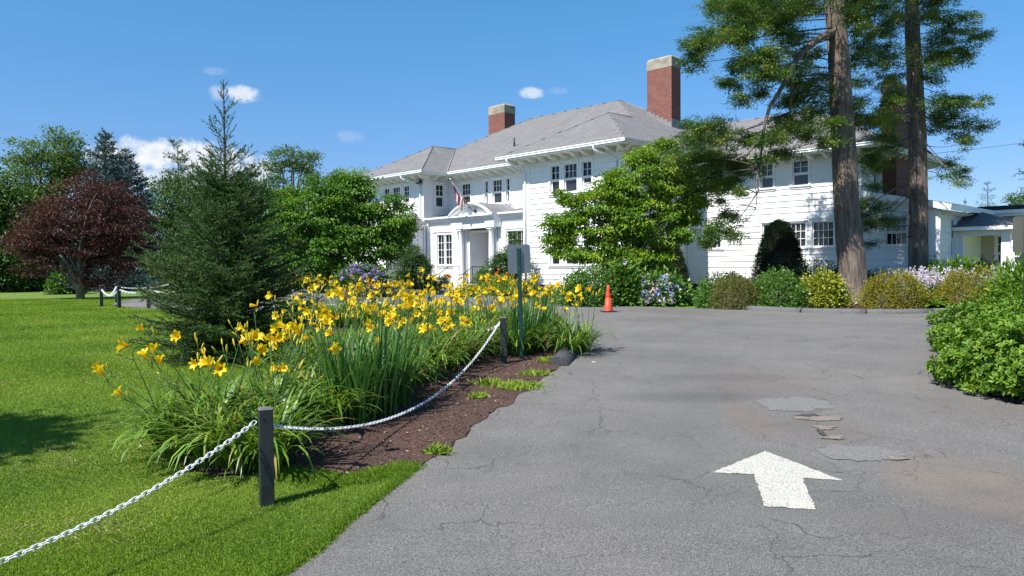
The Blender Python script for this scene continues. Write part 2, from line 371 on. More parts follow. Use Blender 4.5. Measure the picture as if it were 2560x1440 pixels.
class MB:
    """collects polygons (with uv) and links them as one mesh"""
    def __init__(s): s.v = []; s.f = []; s.mi = []; s.uv = []; s.sm = []
    def poly(s, pts, mi=0, uv=None, smooth=False):
        k = len(s.v); s.v += [tuple(map(float, p)) for p in pts]; s.f.append(list(range(k, k + len(pts)))); s.mi.append(mi); s.sm.append(smooth)
        if uv is None:
            p = np.array(pts, float); n = np.cross(p[1] - p[0], p[2] - p[0]); a = int(np.argmax(abs(n)))
            uv = [(q[1], q[2]) if a == 0 else (q[0], q[2]) if a == 1 else (q[0], q[1]) for q in p]
        s.uv += [tuple(u) for u in uv]
    def grid(s, ring_list, mi=0, closed=True, smooth=True, caps=(False, False)):
        k = len(s.v); n = len(ring_list[0]); 
        for r_ in ring_list: s.v += [tuple(map(float, p)) for p in r_]
        for i in range(len(ring_list) - 1):
            for j in range(n if closed else n - 1):
                a, b_ = k + i * n + j, k + i * n + (j + 1) % n
                s.f.append([a, b_, b_ + n, a + n]); s.mi.append(mi); s.sm.append(smooth); s.uv += [(j / n, i), ((j + 1) / n, i), ((j + 1) / n, i + 1), (j / n, i + 1)]
        if caps[0]: s.f.append([k + j for j in range(n)][::-1]); s.mi.append(mi); s.sm.append(False); s.uv += [(0, 0)] * n
        if caps[1]: s.f.append([k + (len(ring_list) - 1) * n + j for j in range(n)]); s.mi.append(mi); s.sm.append(False); s.uv += [(0, 0)] * n
    def box(s, a, b_, mi=0, M=None):
        x0, y0, z0 = a; x1, y1, z1 = b_
        if x0 > x1: x0, x1 = x1, x0
        if y0 > y1: y0, y1 = y1, y0
        if z0 > z1: z0, z1 = z1, z0
        P = [(x0, y0, z0), (x1, y0, z0), (x1, y1, z0), (x0, y1, z0), (x0, y0, z1), (x1, y0, z1), (x1, y1, z1), (x0, y1, z1)]
        for q in ((0, 3, 2, 1), (4, 5, 6, 7), (0, 1, 5, 4), (1, 2, 6, 5), (2, 3, 7, 6), (3, 0, 4, 7)):
            p = [P[i] for i in q]; uv = None
            if M is not None:
                pp = np.array(p, float); n = np.cross(pp[1] - pp[0], pp[2] - pp[0]); ax = int(np.argmax(abs(n)))
                uv = [(g[1], g[2]) if ax == 0 else (g[0], g[2]) if ax == 1 else (g[0], g[1]) for g in pp]
                p = [tuple(M @ Vector(g)) for g in p]
            s.poly(p, mi, uv)
    def tube(s, path, rad, n=8, mi=0, caps=True):
        path = [np.array(p, float) for p in path]; rad = [rad] * len(path) if np.isscalar(rad) else rad
        rings = []; ref = None
        for i, p in enumerate(path):
            d = path[min(i + 1, len(path) - 1)] - path[max(i - 1, 0)]; d = d / (np.linalg.norm(d) + 1e-9)
            if ref is None: ref = np.array([1., 0, 0]) if abs(d[0]) < .8 else np.array([0, 1., 0])
            u = ref - d * (ref @ d); u /= np.linalg.norm(u) + 1e-9; ref = u; w_ = np.cross(d, u)
            rings.append([p + rad[i] * (math.cos(2 * math.pi * j / n) * u + math.sin(2 * math.pi * j / n) * w_) for j in range(n)])
        s.grid(rings, mi, caps=(caps, caps))
    def lathe(s, prof, c=(0, 0, 0), n=20, mi=0):
        s.grid([[(c[0] + r_ * math.cos(2 * math.pi * j / n), c[1] + r_ * math.sin(2 * math.pi * j / n), c[2] + z) for j in range(n)] for r_, z in prof], mi, caps=(True, True))
    def mesh(s, name, mats):
        me = bpy.data.meshes.new(name); me.from_pydata(s.v, [], s.f); 
        for q in (mats if isinstance(mats, (list, tuple)) else [mats]): me.materials.append(q)
        me.polygons.foreach_set('material_index', s.mi); me.polygons.foreach_set('use_smooth', s.sm)
        l = me.uv_layers.new(name='UVMap'); l.data.foreach_set('uv', np.array(s.uv, np.float32).ravel())
        me.update(); return me
    def build(s, name, mats, parent=None, **kw): return link(name, s.mesh(name, mats), parent, **kw)

def raw_mesh(name, V, faces, nside, mat_, rnd=None, extra=None, smooth=False):
    """numpy mesh: V (n,3), faces (m,nside)"""
    me = bpy.data.meshes.new(name); V = np.asarray(V, np.float32); faces = np.asarray(faces, np.int32)
    me.vertices.add(len(V)); me.vertices.foreach_set('co', V.ravel())
    me.loops.add(faces.size); me.loops.foreach_set('vertex_index', faces.ravel())
    me.polygons.add(len(faces)); me.polygons.foreach_set('loop_start', np.arange(0, faces.size, nside, dtype=np.int32))
    me.polygons.foreach_set('use_smooth', np.full(len(faces), smooth))
    for q in (mat_ if isinstance(mat_, (list, tuple)) else [mat_]): me.materials.append(q)
    if rnd is not None:
        a = me.attributes.new('rnd', 'FLOAT', 'FACE'); a.data.foreach_set('value', np.asarray(rnd, np.float32))
    me.update(calc_edges=True); return me
def unit(a): return a / (np.linalg.norm(a, axis=-1, keepdims=True) + 1e-9)
def rvec(n): return unit(rng.normal(size=(n, 3)))
def leaf_mesh(name, P, D, U, Ln, Wd, mat_, rnd=None, fine=False, fold=.18, droop=.1):
    """leaves from base points P along D with up vector U"""
    n = len(P); D = unit(D); S = unit(np.cross(D, U)); Nn = np.cross(S, D)
    Ln = np.broadcast_to(Ln, (n,))[:, None]; Wd = np.broadcast_to(Wd, (n,))[:, None]
    rnd = rng.random(n) if rnd is None else rnd
    if fine:
        a, b_ = .32, .68
        vs = [P, P + D * Ln * a - S * Wd * .42 + Nn * Wd * fold, P + D * Ln * a + S * Wd * .42 + Nn * Wd * fold,
              P + D * Ln * b_ - S * Wd * .45 + Nn * (Wd * fold - droop * Ln * .4), P + D * Ln * b_ + S * Wd * .45 + Nn * (Wd * fold - droop * Ln * .4), P + D * Ln - Nn * droop * Ln,
              P + D * Ln * a, P + D * Ln * b_ - Nn * droop * Ln * .4]
        V = np.stack(vs, 1).reshape(-1, 3); o = np.arange(n)[:, None] * 8
        Fq = np.concatenate([o + np.array(q) for q in ([0, 6, 1], [0, 2, 6], [1, 6, 7], [1, 7, 3], [6, 2, 4], [6, 4, 7], [3, 7, 5], [7, 4, 5])], 1).reshape(-1, 3)
        return raw_mesh(name, V, Fq, 3, mat_, np.repeat(rnd, 8))
    vs = [P, P + D * Ln * .45 - S * Wd * .5 + Nn * Wd * fold, P + D * Ln - Nn * droop * Ln, P + D * Ln * .45 + S * Wd * .5 + Nn * Wd * fold]
    V = np.stack(vs, 1).reshape(-1, 3); o = np.arange(n)[:, None] * 4
    Fq = np.concatenate([o + np.array([0, 2, 1]), o + np.array([0, 3, 2])], 1).reshape(-1, 3)
    return raw_mesh(name, V, Fq, 3, mat_, np.repeat(rnd, 2))
def blade_mesh(name, P, az, el0, bend, Ln, Wd, mat_, seg=6, rnd=None, twist=0.0):
    """strap leaves: start at elevation el0, bend down by `bend` over their length"""
    n = len(P); t_ = np.linspace(0, 1, seg + 1)
    ang = el0[:, None] - bend[:, None] * t_[None, :] ** 1.5
    ds = (Ln / seg)[:, None]
    hx = np.cumsum(np.cos(ang) * ds, 1) - np.cos(ang) * ds; hz = np.cumsum(np.sin(ang) * ds, 1) - np.sin(ang) * ds
    ca, sa = np.cos(az)[:, None], np.sin(az)[:, None]
    ctr = np.stack([P[:, 0:1] + hx * ca, P[:, 1:2] + hx * sa, P[:, 2:3] + hz], -1)
    prof = np.minimum(1, .55 + 1.5 * t_) * np.sqrt(np.clip(1 - t_ ** 2.4, 0.0, 1))
    side = np.stack([-sa + 0 * hx, ca + 0 * hx, np.full_like(hx, twist)], -1) * (Wd[:, None] * prof[None] * .5)[..., None]
    V = np.stack([ctr - side, ctr + side], 2).reshape(n, -1, 3)
    o = (np.arange(n) * 2 * (seg + 1))[:, None]
    Fq = np.concatenate([o + np.array([2 * i, 2 * i + 1, 2 * i + 3, 2 * i + 2]) for i in range(seg)], 1).reshape(-1, 4)
    rnd = rng.random(n) if rnd is None else rnd
    return raw_mesh(name, V.reshape(-1, 3), Fq, 4, mat_, np.repeat(rnd, seg), smooth=True)

# ------------------------------------------------------------------ ground, drive, beds
gx = np.concatenate([[-600, -300, -150, -90, -60, -45], np.arange(-36, 36.01, .5), [45, 60, 90, 150, 300, 600]])
gy = np.concatenate([[-60, -30, -15, -8], np.arange(-4, 48.01, .5), [55, 65, 80, 110, 160, 300, 700, 1500]])
X, Y = np.meshgrid(gx, gy); Z = ground(X, Y)
V = np.stack([X, Y, Z], -1).reshape(-1, 3); nx = len(gx)
i, j = np.meshgrid(np.arange(len(gy) - 1), np.arange(nx - 1), indexing='ij'); a = (i * nx + j).ravel()
o = link('ground', raw_mesh('ground', V, np.stack([a, a + 1, a + nx + 1, a + nx], 1), 4, LAWN, smooth=True)); tag(o, kind='structure')

def smooth_poly(pts, it=2):
    p = np.array(pts, float)
    for _ in range(it):
        q = np.roll(p, -1, 0); p = np.stack([.75 * p + .25 * q, .25 * p + .75 * q], 1).reshape(-1, 2)
    return p
def jag(p, amp, step=.12):
    out = []
    for k in range(len(p)):
        a_, b_ = p[k], p[(k + 1) % len(p)]; n = max(1, int(np.linalg.norm(b_ - a_) / step)) if np.linalg.norm(b_ - a_) < 6 else 1
        for i_ in range(n):
            q = a_ + (b_ - a_) * i_ / n; out.append(q + rng.normal(size=2) * amp * (1 if 3 < q[1] < 16 else .4))
    return np.array(out)
def sheet(name, poly, dz, mat_, lift=None, grid=.5):
    bm = bmesh.new(); vs = [bm.verts.new((p[0], p[1], 0)) for p in poly]; bm.faces.new(vs)
    bmesh.ops.triangulate(bm, faces=bm.faces[:])
    p = np.array(poly)
    for ax in (0, 1):
        for q in np.arange(math.floor(p[:, ax].min() / grid) * grid, p[:, ax].max() + grid, grid):
            if (ax == 0 and abs(q) > 36) or (ax == 1 and not -4 <= q <= 48): continue
            no = (1, 0, 0) if ax == 0 else (0, 1, 0); co = (q, 0, 0) if ax == 0 else (0, q, 0)
            bmesh.ops.bisect_plane(bm, geom=bm.verts[:] + bm.edges[:] + bm.faces[:], plane_co=co, plane_no=no, dist=1e-5)
    for v_ in bm.verts:
        v_.co.z = float(ground(v_.co.x, v_.co.y)) + dz + (lift(v_.co.x, v_.co.y) if lift else 0)
    bmesh.ops.recalc_face_normals(bm, faces=bm.faces[:])
    for f_ in bm.faces:
        if f_.normal.z < 0: f_.normal_flip()
    me = bpy.data.meshes.new(name); bm.to_mesh(me); bm.free(); me.materials.append(mat_)
    for q in me.polygons: q.use_smooth = True
    return link(name, me)
G = on_ground
near_edge = [(-2.6, 1.0), (-2.05, 2.6)] + [tuple(G(*p)) for p in [(715, 1440), (800, 1378), (870, 1312), (960, 1240), (1040, 1178), (1110, 1122), (1200, 1055), (1290, 992), (1360, 942), (1405, 918), (1432, 893), (1428, 862), (1400, 838)]]
inner_far = [tuple(G(*p)) for p in [(1330, 826), (1200, 816), (1075, 809), (935, 806), (800, 800), (600, 790), (420, 777), (330, 771), (280, 764)]]
outer_far = [tuple(G(*p)) for p in [(290, 756), (340, 748), (450, 736), (600, 725), (800, 717), (960, 716), (1085, 719), (1150, 715), (1290, 726), (1363, 741), (1431, 748), (1497, 752), (1540, 756.5), (1675, 770), (1780, 773), (1870, 776), (2000, 783), (2250, 786), (2480, 781), (2620, 777)]]
drive = np.array(near_edge + inner_far + outer_far + [(24, 19), (26, 6), (20, -6), (-2.6, -6)])
n_e = len(near_edge)
drive_j = jag(drive, .018)
o = sheet('driveway', drive_j, .012, ASPHALT); tag(o, kind='structure')
island_edge = near_edge + inner_far

mulch = np.array([tuple(G(*p)) for p in [(470, 1178), (560, 1196), (690, 1182), (770, 1192), (845, 1206), (930, 1196), (1040, 1176), (1095, 1142), (1140, 1104), (1215, 1044), (1300, 985), (1368, 938), (1405, 914), (1426, 890), (1422, 862), (1392, 840), (1335, 832), (1240, 832), (1120, 850), (940, 880), (760, 930), (610, 990), (520, 1050), (460, 1120)]])
o = sheet('mulch_bed', jag(mulch, .03), .018, MULCH, grid=.25); tag(o, kind='structure')
far_bed = np.array([tuple(G(*p)) for p in [(1330, 830), (1200, 819), (1075, 812), (935, 808), (800, 803), (700, 800), (690, 816), (800, 826), (935, 832), (1075, 838), (1250, 846)]])
o = sheet('mulch_bed', jag(far_bed, .03), .016, MULCH); tag(o, kind='structure')
right_bed = np.array([tuple(G(*p)) for p in [(1735, 748), (1780, 768), (1865, 771), (2000, 778), (2250, 781), (2480, 776), (2640, 772)]] + [(19, 24), (18.5, 34), (9.0, 36), (9.5, 30)])
o = sheet('mulch_bed', jag(right_bed, .02), .020, MULCH); tag(o, kind='structure')
corner_bed = np.array([(5.1, 8.3), (5.15, 7.8), (5.4, 7.35), (6, 7.1), (7, 7.0), (12, 7.2), (12, 12.8), (7.8, 12.4), (7.0, 11.2), (5.9, 9.4)])
o = sheet('mulch_bed', corner_bed, .030, MULCH); tag(o, kind='structure')
house_bed = np.array([tuple(G(*p)) for p in [(1085, 718.5), (1290, 725.5), (1363, 740), (1431, 747), (1497, 751), (1700, 742), (1715, 730)]] + [(7.8, 36.5), (4, 34.5), (-5, 44), (-6, 46)])
o = sheet('mulch_bed', house_bed, .014, MULCH); tag(o, kind='structure')

# painted arrow, patches and potholes, each a thin layer on the asphalt
arrow = [G(*p) for p in [(1913, 1132), (2108, 1207), (2005, 1200), (2040, 1280), (1910, 1271), (1886, 1191), (1780, 1186)]]
o = sheet('painted_arrow', jag(np.array(arrow), .006, .03), .017, PAINT); tag(o, 'worn white arrow painted on the asphalt driveway, pointing towards the house', 'road marking')
def blob(px, py, rx, ry, n=64, k=.22, ang=0.):
    g = G(px, py); a_ = np.linspace(0, 2 * np.pi, n, endpoint=False); r_ = 1 + k * np.convolve(np.tile(rng.normal(size=n), 3), [.25, .5, .25], 'same')[n:2 * n]
    x, y = rx * r_ * np.cos(a_), ry * r_ * np.sin(a_)
    return np.stack([g[0] + x * math.cos(ang) - y * math.sin(ang), g[1] + x * math.sin(ang) + y * math.cos(ang)], 1)
for k, (px, py, rx, ry, mt, nm, lab) in enumerate([
        (1988, 1014, .37, .30, PATCH, 'asphalt_patch', None), (2160, 1138, .30, .22, PATCH, 'asphalt_patch', None),
        (2050, 1049, .17, .085, SANDY, 'pothole', None), (2062, 1074, .075, .075, SANDY, 'pothole', None), (2086, 1098, .085, .06, SANDY, 'pothole', None), (2242, 1151, .07, .045, SANDY, 'pothole', None),
        (2022, 1043, .11, .05, RUBBLE, 'pothole', None), (2054, 1088, .02, .10, RUBBLE, 'pothole', None)]):
    o = sheet(nm, blob(px, py, rx, ry, k=.22 if mt is PATCH else .5), .016 + .0012 * k, mt); tag(o, kind='structure')

# kerbs
def kerb(path, name, w_=.22, h_=.12, mat_=KERBM):
    mb = MB(); rings = []
    p = np.array(path, float)
    for k in range(len(p)):
        d = p[min(k + 1, len(p) - 1)] - p[max(k - 1, 0)]; d /= np.linalg.norm(d); s = np.array([d[1], -d[0]])
        z = float(ground(*p[k]))
        rings.append([(*(p[k] + s * q), z + zz) for q, zz in ((w_ * .55, -.03), (w_ * .50, h_ * .35), (w_ * .26, h_ * .9), (w_ * .05, h_), (-w_ * .30, h_ * .98), (-w_ * .48, h_ * .86), (-w_ * .52, -.03))])
    mb.grid(rings, 0, closed=False, caps=(True, True))
    return mb.build(name, mat_)
kp = [G(*p) for p in [(1860, 774.5), (1935, 778.5), (2005, 781.5), (2090, 784), (2165, 785), (2250, 785), (2330, 783.5), (2400, 781), (2480, 779), (2560, 776), (2640, 774)]]
for k in range(5):
    seg = np.array(kp[2 * k:2 * k + 3]); seg = np.array([seg[0] + (seg[1] - seg[0]) * .012, .5 * (seg[0] + seg[1]), seg[1], .5 * (seg[1] + seg[2]), seg[2] + (seg[1] - seg[2]) * .012])
    o = kerb(seg, 'kerb', .2, .13)
    tag(o, ['grey asphalt kerb piece at the left end of the far shrub bed', 'grey kerb piece in front of the yellow shrub and leaning tree trunk', 'grey kerb piece right of the leaning trunk, below the first golden shrub',
            'grey kerb piece below the second golden shrub', 'grey kerb piece at the far right, half hidden by the near green bush'][k], 'kerb', 'kerb pieces along the far shrub bed')
for k, (a_, b_, c_, lab) in enumerate([((1396, 917), (1412, 903), (1425, 887), 'tilted black kerb block nearest the driveway at the bed tip'), ((1430, 874), (1421, 858), (1409, 846), 'curved black kerb block just behind the tilted one'),
                                       ((1404, 843), (1392, 835), (1372, 829), 'farthest black kerb block at the lily bed tip')]):
    o = kerb([G(*a_), G(*b_), G(*c_)], 'kerb', .24, .13, KERBD)
    tag(o, lab, 'kerb', 'broken kerb blocks at the tip of the lily bed')
o = kerb([(5.12, 7.45), (5.35, 7.15), (6, 6.96), (7, 6.88), (9, 6.95)], 'kerb', .22, .13); tag(o, 'grey kerb under the glossy green bush at the right edge', 'kerb')

# ------------------------------------------------------------------ the mansion (local x along the front, local y into the house)
house = empty('mansion', (4.77, 33.2, 0), R(-46), 'large white clapboard mansion with grey hipped roofs and brick chimneys', 'house')
LAP = .26
def wall(mb, O, d, n, length, z0, z1, holes=(), lap=True):
    """lapped boards on a vertical wall: O corner, d direction along, n outward normal; holes (s0,s1,z0,z1)"""
    O, d, n = map(lambda q: np.array(q, float), (O, d, n))
    zs = sorted(set([z0, z1] + [h for q in holes for h in q[2:]] + list(np.arange(z0, z1, LAP))))
    def P(s, z, out): return (*(O + d * s + n * out), z)
    for a_, b_ in zip(zs[:-1], zs[1:]):
        if b_ - a_ < 1e-4: continue
        c0 = z0 + math.floor((a_ - z0 + 1e-6) / LAP) * LAP
        oa, ob = (.035 * (1 - (a_ - c0) / LAP), .035 * (1 - (b_ - c0) / LAP)) if lap else (0, 0)
        cuts = sorted([(h[0], h[1]) for h in holes if h[2] < b_ - 1e-4 and h[3] > a_ + 1e-4]); s = 0; iv = []
        for h0, h1 in cuts:
            if h0 > s: iv.append((s, h0))
            s = max(s, h1)
        if s < length: iv.append((s, length))
        for s0, s1 in iv:
            mb.poly([P(s0, a_, oa), P(s1, a_, oa), P(s1, b_, ob), P(s0, b_, ob)])
            if lap and abs(a_ - c0) < 1e-4: mb.poly([P(s0, a_, 0), P(s1, a_, 0), P(s1, a_, oa), P(s0, a_, oa)])
def frame_of(O, d, n):
    M_ = Matrix.Identity(4)
    for i_ in range(3): M_[i_][0] = (list(d) + [0])[i_]; M_[i_][1] = (-n[0], -n[1], 0)[i_]; M_[i_][2] = (0, 0, 1)[i_]; M_[i_][3] = (list(O) + [0])[i_]
    return M_          # local: x along, y inward, z up
def window(O, d, n, h, up_=(3, 2), low=None, cas=.11, blind=0, sill=True, single=False, label=None, head=True):
    s0, s1, z0, z1 = h; M_ = frame_of(O, d, n); f = MB(); q = lambda a, b: f.box(a, b, 0, M_)
    q((s0 - cas, -.045, z0), (s0, .10, z1)); q((s1, -.045, z0), (s1 + cas, .10, z1)); q((s0 - cas, -.047, z1), (s1 + cas, .10, z1 + cas))
    if head: q((s0 - cas - .02, -.085, z1 + cas), (s1 + cas + .02, .02, z1 + cas + .035))
    if sill: q((s0 - cas - .03, -.10, z0 - .06), (s1 + cas + .03, .10, z0)); q((s0 - cas, -.05, z0 - .15), (s1 + cas, .0, z0 - .06))
    fo = f.build('window', TRIM, house)
    if label: fo['label'] = label
    sh = MB(); p = MB(); r = lambda a, b: sh.box(a, b, 0, M_)
    zm = z0 + (z1 - z0) * (.47 if not single else 0); st = .05; mt = .022
    def lites(a0, a1, b0, b1, c, y):
        r((a0, y, b0), (a0 + st, y + .04, b1)); r((a1 - st, y, b0), (a1, y + .04, b1)); r((a0 + st, y, b1 - st), (a1 - st, y + .04, b1)); r((a0 + st, y, b0), (a1 - st, y + .04, b0 + st))
        nx_, nz_ = c
        for k in range(1, nx_): xx = a0 + st + (a1 - a0 - 2 * st) * k / nx_; r((xx - mt / 2, y + .004, b0 + st), (xx + mt / 2, y + .03, b1 - st))
        for k in range(1, nz_): zz = b0 + st + (b1 - b0 - 2 * st) * k / nz_; r((a0 + st, y + .002, zz - mt / 2), (a1 - st, y + .028, zz + mt / 2))
    if single: lites(s0, s1, z0, z1, up_, .03)
    else:
        lites(s0, s1, zm, z1, up_, .02); lites(s0, s1, z0, zm - .004, low or (1, 1), .062)
    sh.build('sash', TRIM, fo)
    p.box((s0 + .01, .104, z0 + .01), (s1 - .01, .12, z1 - .01), 0, M_)
    p.build('pane', GLASS, fo)
    if blind:
        bl = MB(); bl.box((s0 + .055, .098, z0 + (.06 if blind < 2 else zm - z0 + .06)), (s1 - .055, .102, (zm - .06 - .3 * (zm - z0)) if blind < 2 else z1 - .06), 0, M_); bl.build('blind', SHADE, fo)
    return fo
FX, FN = (1, 0), (0, -1)      # front walls: along +x, facing -y
SX, SN = (0, 1), (1, 0)       # side walls: along +y, facing +x
wl = MB()
ZB = .68
# projecting wings, front
def hole(x0, x1, z0, z1, xo): return (x0 - xo, x1 - xo, z0, z1)
PW = [(-4.15, -3.57, 4.99, 6.31), (-3.30, -2.49, 4.99, 6.31), (-2.20, -1.62, 4.99, 6.31)]
PWL = [(-4.19, -3.59, 1.62, 3.36), (-3.30, -2.49, 1.62, 3.36), (-2.20, -1.60, 1.62, 3.36)]
LWu = [(-17.92, -17.35, 5.03, 6.33), (-17.02, -16.24, 5.03, 6.33), (-15.92, -15.34, 5.03, 6.33)]
wall(wl, (-5.95, 0), FX, FN, 5.95, ZB, 6.76, [hole(*q, -5.95) for q in PW + PWL])
wall(wl, (-19.85, 0), FX, FN, 5.83, ZB, 6.76, [hole(*q, -19.85) for q in LWu])
mid = [(-12.80, -12.02, 5.0, 6.31), (-10.82, -10.54, 5.0, 6.31), (-10.18, -9.42, 5.0, 6.31), (-9.10, -8.82, 5.0, 6.31)]
wall(wl, (-14.02, 1.8), FX, FN, 8.07, 3.6, 6.76, [hole(*q, -14.02) for q in mid])
LR = (0.86, 1.46, 5.03, 6.33)
wall(wl, (-14.02, 0), SX, SN, 1.8, ZB, 6.76, [LR])
SIDE = [(2.1, 2.9, 1.62, 3.36)]
wall(wl, (0, 0), SX, SN, 14.7, ZB, 6.76, SIDE)
wl.poly([(-5.95, 0, ZB), (-5.95, 0, 6.76), (-5.95, 1.8, 6.76), (-5.95, 1.8, ZB)])
wl.poly([(-19.85, 0, ZB), (-19.85, 0, 6.76), (-19.85, 14.7, 6.76), (-19.85, 14.7, ZB)])
wl.poly([(-19.85, 14.7, ZB), (-19.85, 14.7, 6.76), (0, 14.7, 6.76), (0, 14.7, ZB)])
# right wing and sunroom
WRu = [(1.2, 1.9, 4.95, 6.02), (3.79, 4.40, 4.95, 6.02), (5.28, 6.00, 4.95, 6.02)]
WRl = [(1.0, 1.82, 2.34, 3.36), (3.89, 4.84, 2.29, 3.36), (4.95, 5.90, 2.29, 3.36), (6.17, 7.09, 2.29, 3.36)]
wall(wl, (0, 5.2), FX, FN, 8.15, ZB, 6.2, [hole(*q, 0) for q in WRu + WRl])
ER = [(1.3, 1.9, 4.95, 6.02), (5.2, 5.8, 4.95, 6.02)]
wall(wl, (8.15, 5.2), SX, SN, 7.3, ZB, 6.2, ER)
wl.poly([(8.15, 12.5, ZB), (8.15, 12.5, 6.2), (0, 12.5, 6.2), (0, 12.5, ZB)])
SRW = (9.12, 9.95, 2.28, 3.38)
wall(wl, (8.15, 5.2), FX, FN, 2.85, ZB, 3.5, [hole(*SRW, 8.15)])
wl.poly([(8.15, 5.2, 3.5), (11, 5.2, 3.5), (11, 5.2, 3.66), (8.15, 5.2, 4.28)])
SRE = (1.52, 2.12, 1.75, 3.31)
wall(wl, (11, 5.2), SX, SN, 6.0, ZB, 3.62, [SRE])
wl.poly([(11, 11.2, ZB), (11, 11.2, 3.62), (8.15, 11.2, 4.2), (8.15, 11.2, ZB)])
# lean-to beside the left wing
LT = (1.02, 1.74, 2.0, 3.36)
wall(wl, (-14.05, -2.6), SX, SN, 2.6, ZB, 4.0, [LT])
wall(wl, (-18.6, -2.6), FX, FN, 4.55, ZB, 4.0)
wl.poly([(-18.6, -2.6, ZB), (-18.6, -2.6, 4), (-18.6, 0, 4), (-18.6, 0, ZB)])
# entrance block
FR = [(-13.13, -12.50, 1.67, 3.37), (-12.45, -11.82, 1.67, 3.37)]; RW = [(-7.46, -6.05, 1.67, 3.37)]
wall(wl, (-13.97, .25), FX, FN, 3.55, .4, 3.62, [hole(*q, -13.97) for q in FR], lap=False)
wall(wl, (-8.48, .25), FX, FN, 2.53, .4, 3.62, [hole(*q, -8.48) for q in RW], lap=False)
wall(wl, (-13.97, .25), FX, FN, 8.02, 3.62, 4.06)
wall(wl, (-13.97, .25), (0, 1), (-1, 0), 1.55, .4, 4.06, lap=False)
wl.build('wall', WHITE, house)
# porch recess
mb = MB()
mb.box((-10.42, .25, .72), (-10.36, 1.62, 3.62)); mb.box((-8.54, .25, .72), (-8.48, 1.62, 3.62)); mb.box((-10.42, 1.62, .72), (-8.48, 1.70, 3.62)); mb.box((-10.42, .25, 3.42), (-8.48, 1.62, 3.5))
o = mb.build('porch_recess', TRIM, house)
mb = MB(); mb.box((-9.86, 1.56, .74), (-8.98, 1.615, 2.95)); d = mb.build('door', WHITE, house)
mb = MB()
for a_, b_ in (((-9.76, 1.545, 1.0), (-9.46, 1.56, 1.7)), ((-9.38, 1.545, 1.0), (-9.08, 1.56, 1.7)), ((-9.76, 1.545, 1.85), (-9.46, 1.56, 2.8)), ((-9.38, 1.545, 1.85), (-9.08, 1.56, 2.8))): mb.box(a_, b_)
mb.build('door_panel', TRIM, d)
mb = MB(); mb.tube([(-9.06, 1.54, 1.75), (-9.06, 1.49, 1.75)], .03, 8); mb.build('door_handle', BRASS, d)
for x0 in (-10.28, -8.86):
    window((0, 1.62), FX, FN, (x0, x0 + .24, 1.55, 3.3), (1, 4), single=True, cas=.05, sill=False, head=False)
mb = MB(); mb.tube([(-8.8, .9, 3.42), (-8.8, .9, 3.25)], .012, 6); mb.lathe([(.02, 3.26), (.07, 3.22), (.06, 3.02), (.02, 2.98)], (-8.8, .9, 0), 8); mb.build('porch_lantern', DARKMET, house)
# foundation and plinth
mb = MB()
for x0, y0, x1, y1 in ((-5.95, .03, 0, 14.6), (-19.85, .03, -5.95, 14.6), (-.05, 5.23, 8.12, 12.4), (8.1, 5.24, 10.97, 11.1), (-18.5, -2.55, -14.08, .2)):
    mb.box((x0, y0, -.2), (x1 - .03, y1, ZB - .005))
mb.build('foundation', BRICK2, house)
# windows
for q, u in zip(PW, ((2, 2), (3, 2), (2, 2))): window((0, 0), FX, FN, q, u, blind=1 if q is PW[2] else 0)
for q, u in zip(PWL, ((2, 3), (3, 3), (2, 3))): window((0, 0), FX, FN, q, u)
for q, u in zip(LWu, ((2, 2), (3, 2), (2, 2))): window((0, 0), FX, FN, q, u, blind=1 if q is LWu[2] else 0)

for q, u in zip(mid, ((3, 2), (1, 2), (3, 2), (1, 2))): window((0, 1.8), FX, FN, q, u, cas=.09)
window((-14.02, 0), SX, SN, LR, (2, 2)); window((0, 0), SX, SN, SIDE[0], (3, 3))
for q in WRu: window((0, 5.2), FX, FN, q, (2, 2), cas=.1, head=False)
for q in WRl: window((0, 5.2), FX, FN, q, (4, 3), single=True, cas=.055 if 3 < q[0] < 5 else .11)
for q in ER: window((8.15, 5.2), SX, SN, q, (2, 2), head=False)
window((0, 5.2), FX, FN, SRW, (4, 2), (4, 1), blind=2); window((11, 5.2), SX, SN, SRE, (2, 2)); window((-14.05, -2.6), SX, SN, LT, (2, 1))
for q in FR: window((0, .25), FX, FN, q, (2, 4), single=True, cas=.03, head=False)
window((0, .25), FX, FN, RW[0], (4, 4), single=True, cas=.1)
# corner boards, pilasters, belts
mb = MB()
for x0, x1, y0, y1, z0, z1 in ((-5.98, -5.52, -.05, .02, ZB, 6.74), (-.24, .045, -.05, .02, ZB, 6.74), (-.02, .05, -.047, .22, ZB, 6.73), (-14.3, -13.97, -.05, .02, ZB, 6.74), (-14.03, -13.965, -.048, .55, ZB, 6.73), (-19.9, -19.65, -.05, .02, ZB, 6.74),
                               (-6.2, -5.96, 1.74, 1.82, 4.6, 6.7), (0.03, .26, 5.145, 5.22, ZB, 6.19), (7.93, 8.2, 5.14, 5.22, 4.2, 6.19), (8.13, 8.21, 5.143, 5.4, 4.55, 6.18), (10.5, 11.05, 5.14, 5.22, ZB, 3.55), (11.0, 11.06, 5.143, 5.45, ZB, 3.55),
                               (-14.1, -13.99, -2.66, -2.4, ZB, 3.98)):
    mb = MB(); mb.box((x0, y0, z0), (x1, y1, z1)); mb.build('corner_board', TRIM, house)
for x0, x1 in ((-11.72, -11.2), (-7.98, -7.5), (-13.97, -13.72), (-13.62, -13.42)): mb = MB(); mb.box((x0, .17, .42), (x1, .26, 3.52)); mb.build('pilaster', TRIM, house)
